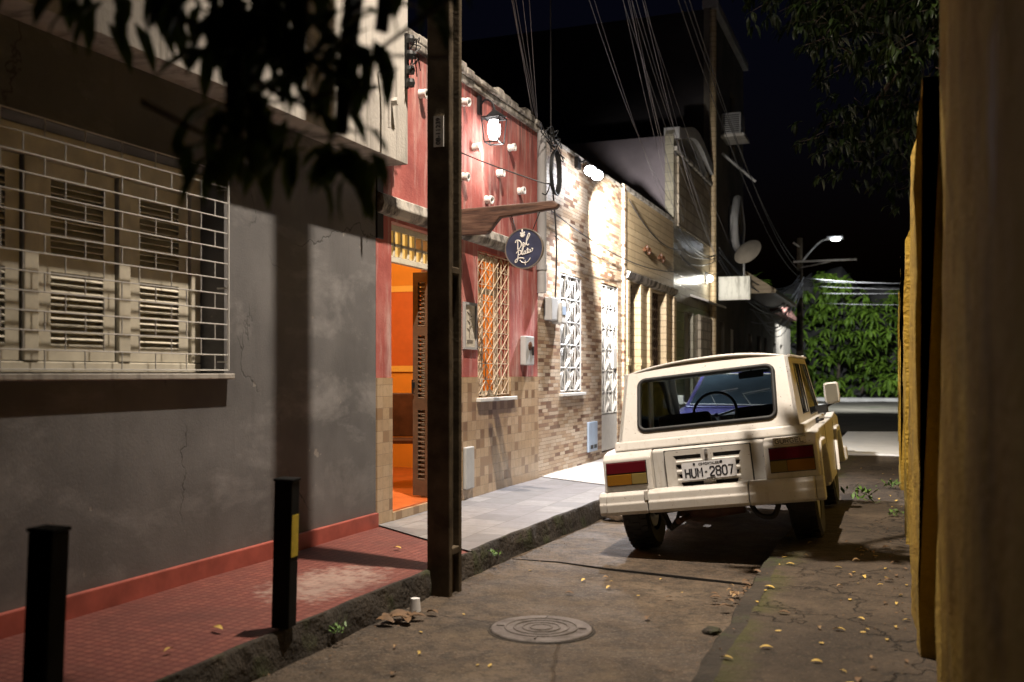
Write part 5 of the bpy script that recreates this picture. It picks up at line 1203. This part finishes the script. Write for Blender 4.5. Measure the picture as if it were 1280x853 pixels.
def tree(name, label, base, height, lean, blobs, nleaf, L, seed, lo=.55):
    r_ = random.Random(seed); t = thing(name, label, 'tree', base); b = Vector(base)
    top = Vector((lean[0], lean[1], height)); m = MB()
    trunk = crom([(0, 0, -.15), (lean[0]*.2+.05, lean[1]*.2, height*.35), (lean[0]*.55, lean[1]*.55-.05, height*.7), tuple(top)])
    m.tube(trunk, [.19-.11*k/(len(trunk)-1) for k in range(len(trunk))], 10)
    m.build('trunk', M['bark'], t, smooth=60)
    fo = MB()
    for (c_, rad, n_) in blobs:
        lb = MB()
        c_ = Vector(c_)-b; st = Vector(trunk[int(len(trunk)*r_.uniform(lo, max(lo, .95)))-1])
        mid = st.lerp(c_, .55)+Vector((r_.uniform(-.2, .2), r_.uniform(-.2, .2), .25)); lb.tube(crom([st, mid, c_]), [.06-.045*k/12 for k in range(13)], 6)
        for i in range(n_):
            # twig tip inside the clump, with a spray of drooping leaves
            v = Vector((r_.gauss(0, 1), r_.gauss(0, 1), r_.gauss(0, 1))).normalized()*(r_.random()**.45); v = Vector((v.x*rad[0], v.y*rad[1], v.z*rad[2])); tip = c_+v
            out_ = Vector((v.x, v.y, 0)); out_ = out_.normalized() if out_.length > .01 else Vector((1, 0, 0))
            if i % 3 == 0: lb.tube([tip-out_*.25+Vector((0, 0, .06)), tip], [.006, .003], 4)
            for k in range(5):
                a = r_.uniform(0, 6.3); dd = Vector((math.cos(a)*.7, math.sin(a)*.7, -r_.uniform(.15, 1.1)))+out_*.4
                leaf_at(fo, tip+Vector((r_.uniform(-.05, .05), r_.uniform(-.05, .05), r_.uniform(-.04, .04))), dd, Vector((0, 0, 1)), L*r_.uniform(.7, 1.25), L*r_.uniform(.11, .17), .2)
        lb.build('limb', M['bark'], t, smooth=60)
    fo.build('crown', M['leafnear' if lo > .9 else 'leaf'], t, fix=False)
    return t
tree('overhanging_tree', 'big dark tree behind the yellow wall overhanging the lane at the upper right', (1.7, 10.5, 0), 5.6, (-.4, .3),
     [((1.2, 11.5, 6.4), (1.9, 1.8, 1.3), 260), ((.2, 12.2, 5.4), (1.3, 1.6, 1.1), 230), ((-.4, 12.6, 6.6), (1.0, 1.4, .9), 150), ((.5, 10.5, 4.9), (.8, 1.2, .8), 150), ((1.0, 13.5, 4.6), (1.1, 1.6, 1.2), 170), ((-.5, 11.2, 5.2), (.6, .8, .5), 70), ((.35, 13.2, 3.9), (.9, .9, .6), 80), ((1.6, 9, 6), (1.5, 1.5, 1.2), 120), ((-1.0, 12.2, 6.0), (.9, 1., .5), 110), ((-.5, 12.6, 4.2), (.7, .9, .5), 90), ((.2, 12.0, 4.4), (.6, .8, .7), 90), ((-.2, 13.0, 5.9), (1.2, 1., .8), 120), ((-1.05, 6.42, 4.45), (.26, .13, .12), 34)], 0, .17, 5)  # last clump is unseen, added to shade the jeep's right rear
NB = [((-1.21, 1.71, 2.12), (.17, .16, .14), 21), ((-1.13, 1.72, 1.97), (.10, .14, .11), 11), ((-1.25, 1.68, 1.85), (.05, .08, .10), 8), ((-1.04, 1.74, 1.86), (.05, .06, .07), 5),
      ((-1.47, 1.6, 2.20), (.2, .15, .06), 8), ((-.97, 1.78, 2.07), (.07, .1, .09), 6), ((-.86, 1.8, 2.16), (.05, .08, .04), 3)]
NB += [((-.55, 4.5, 5.2), (.9, .6, .35), 150), ((-1.35, 3.9, 5.4), (.6, .4, .3), 80), ((-2.3, 4.25, 5.0), (.32, .22, .25), 34), ((-2.95, 3.85, 5.2), (.25, .55, .25), 60)]  # unseen leaf clumps added overhead to shade road, pavements, wall and overhang
tree('near_tree', 'dark blurred tree branch with long pointed leaves hanging in front at the upper left', (2.6, .2, 0), 4.3, (-3.7, 1.3), NB, 0, .12, 9, .985)
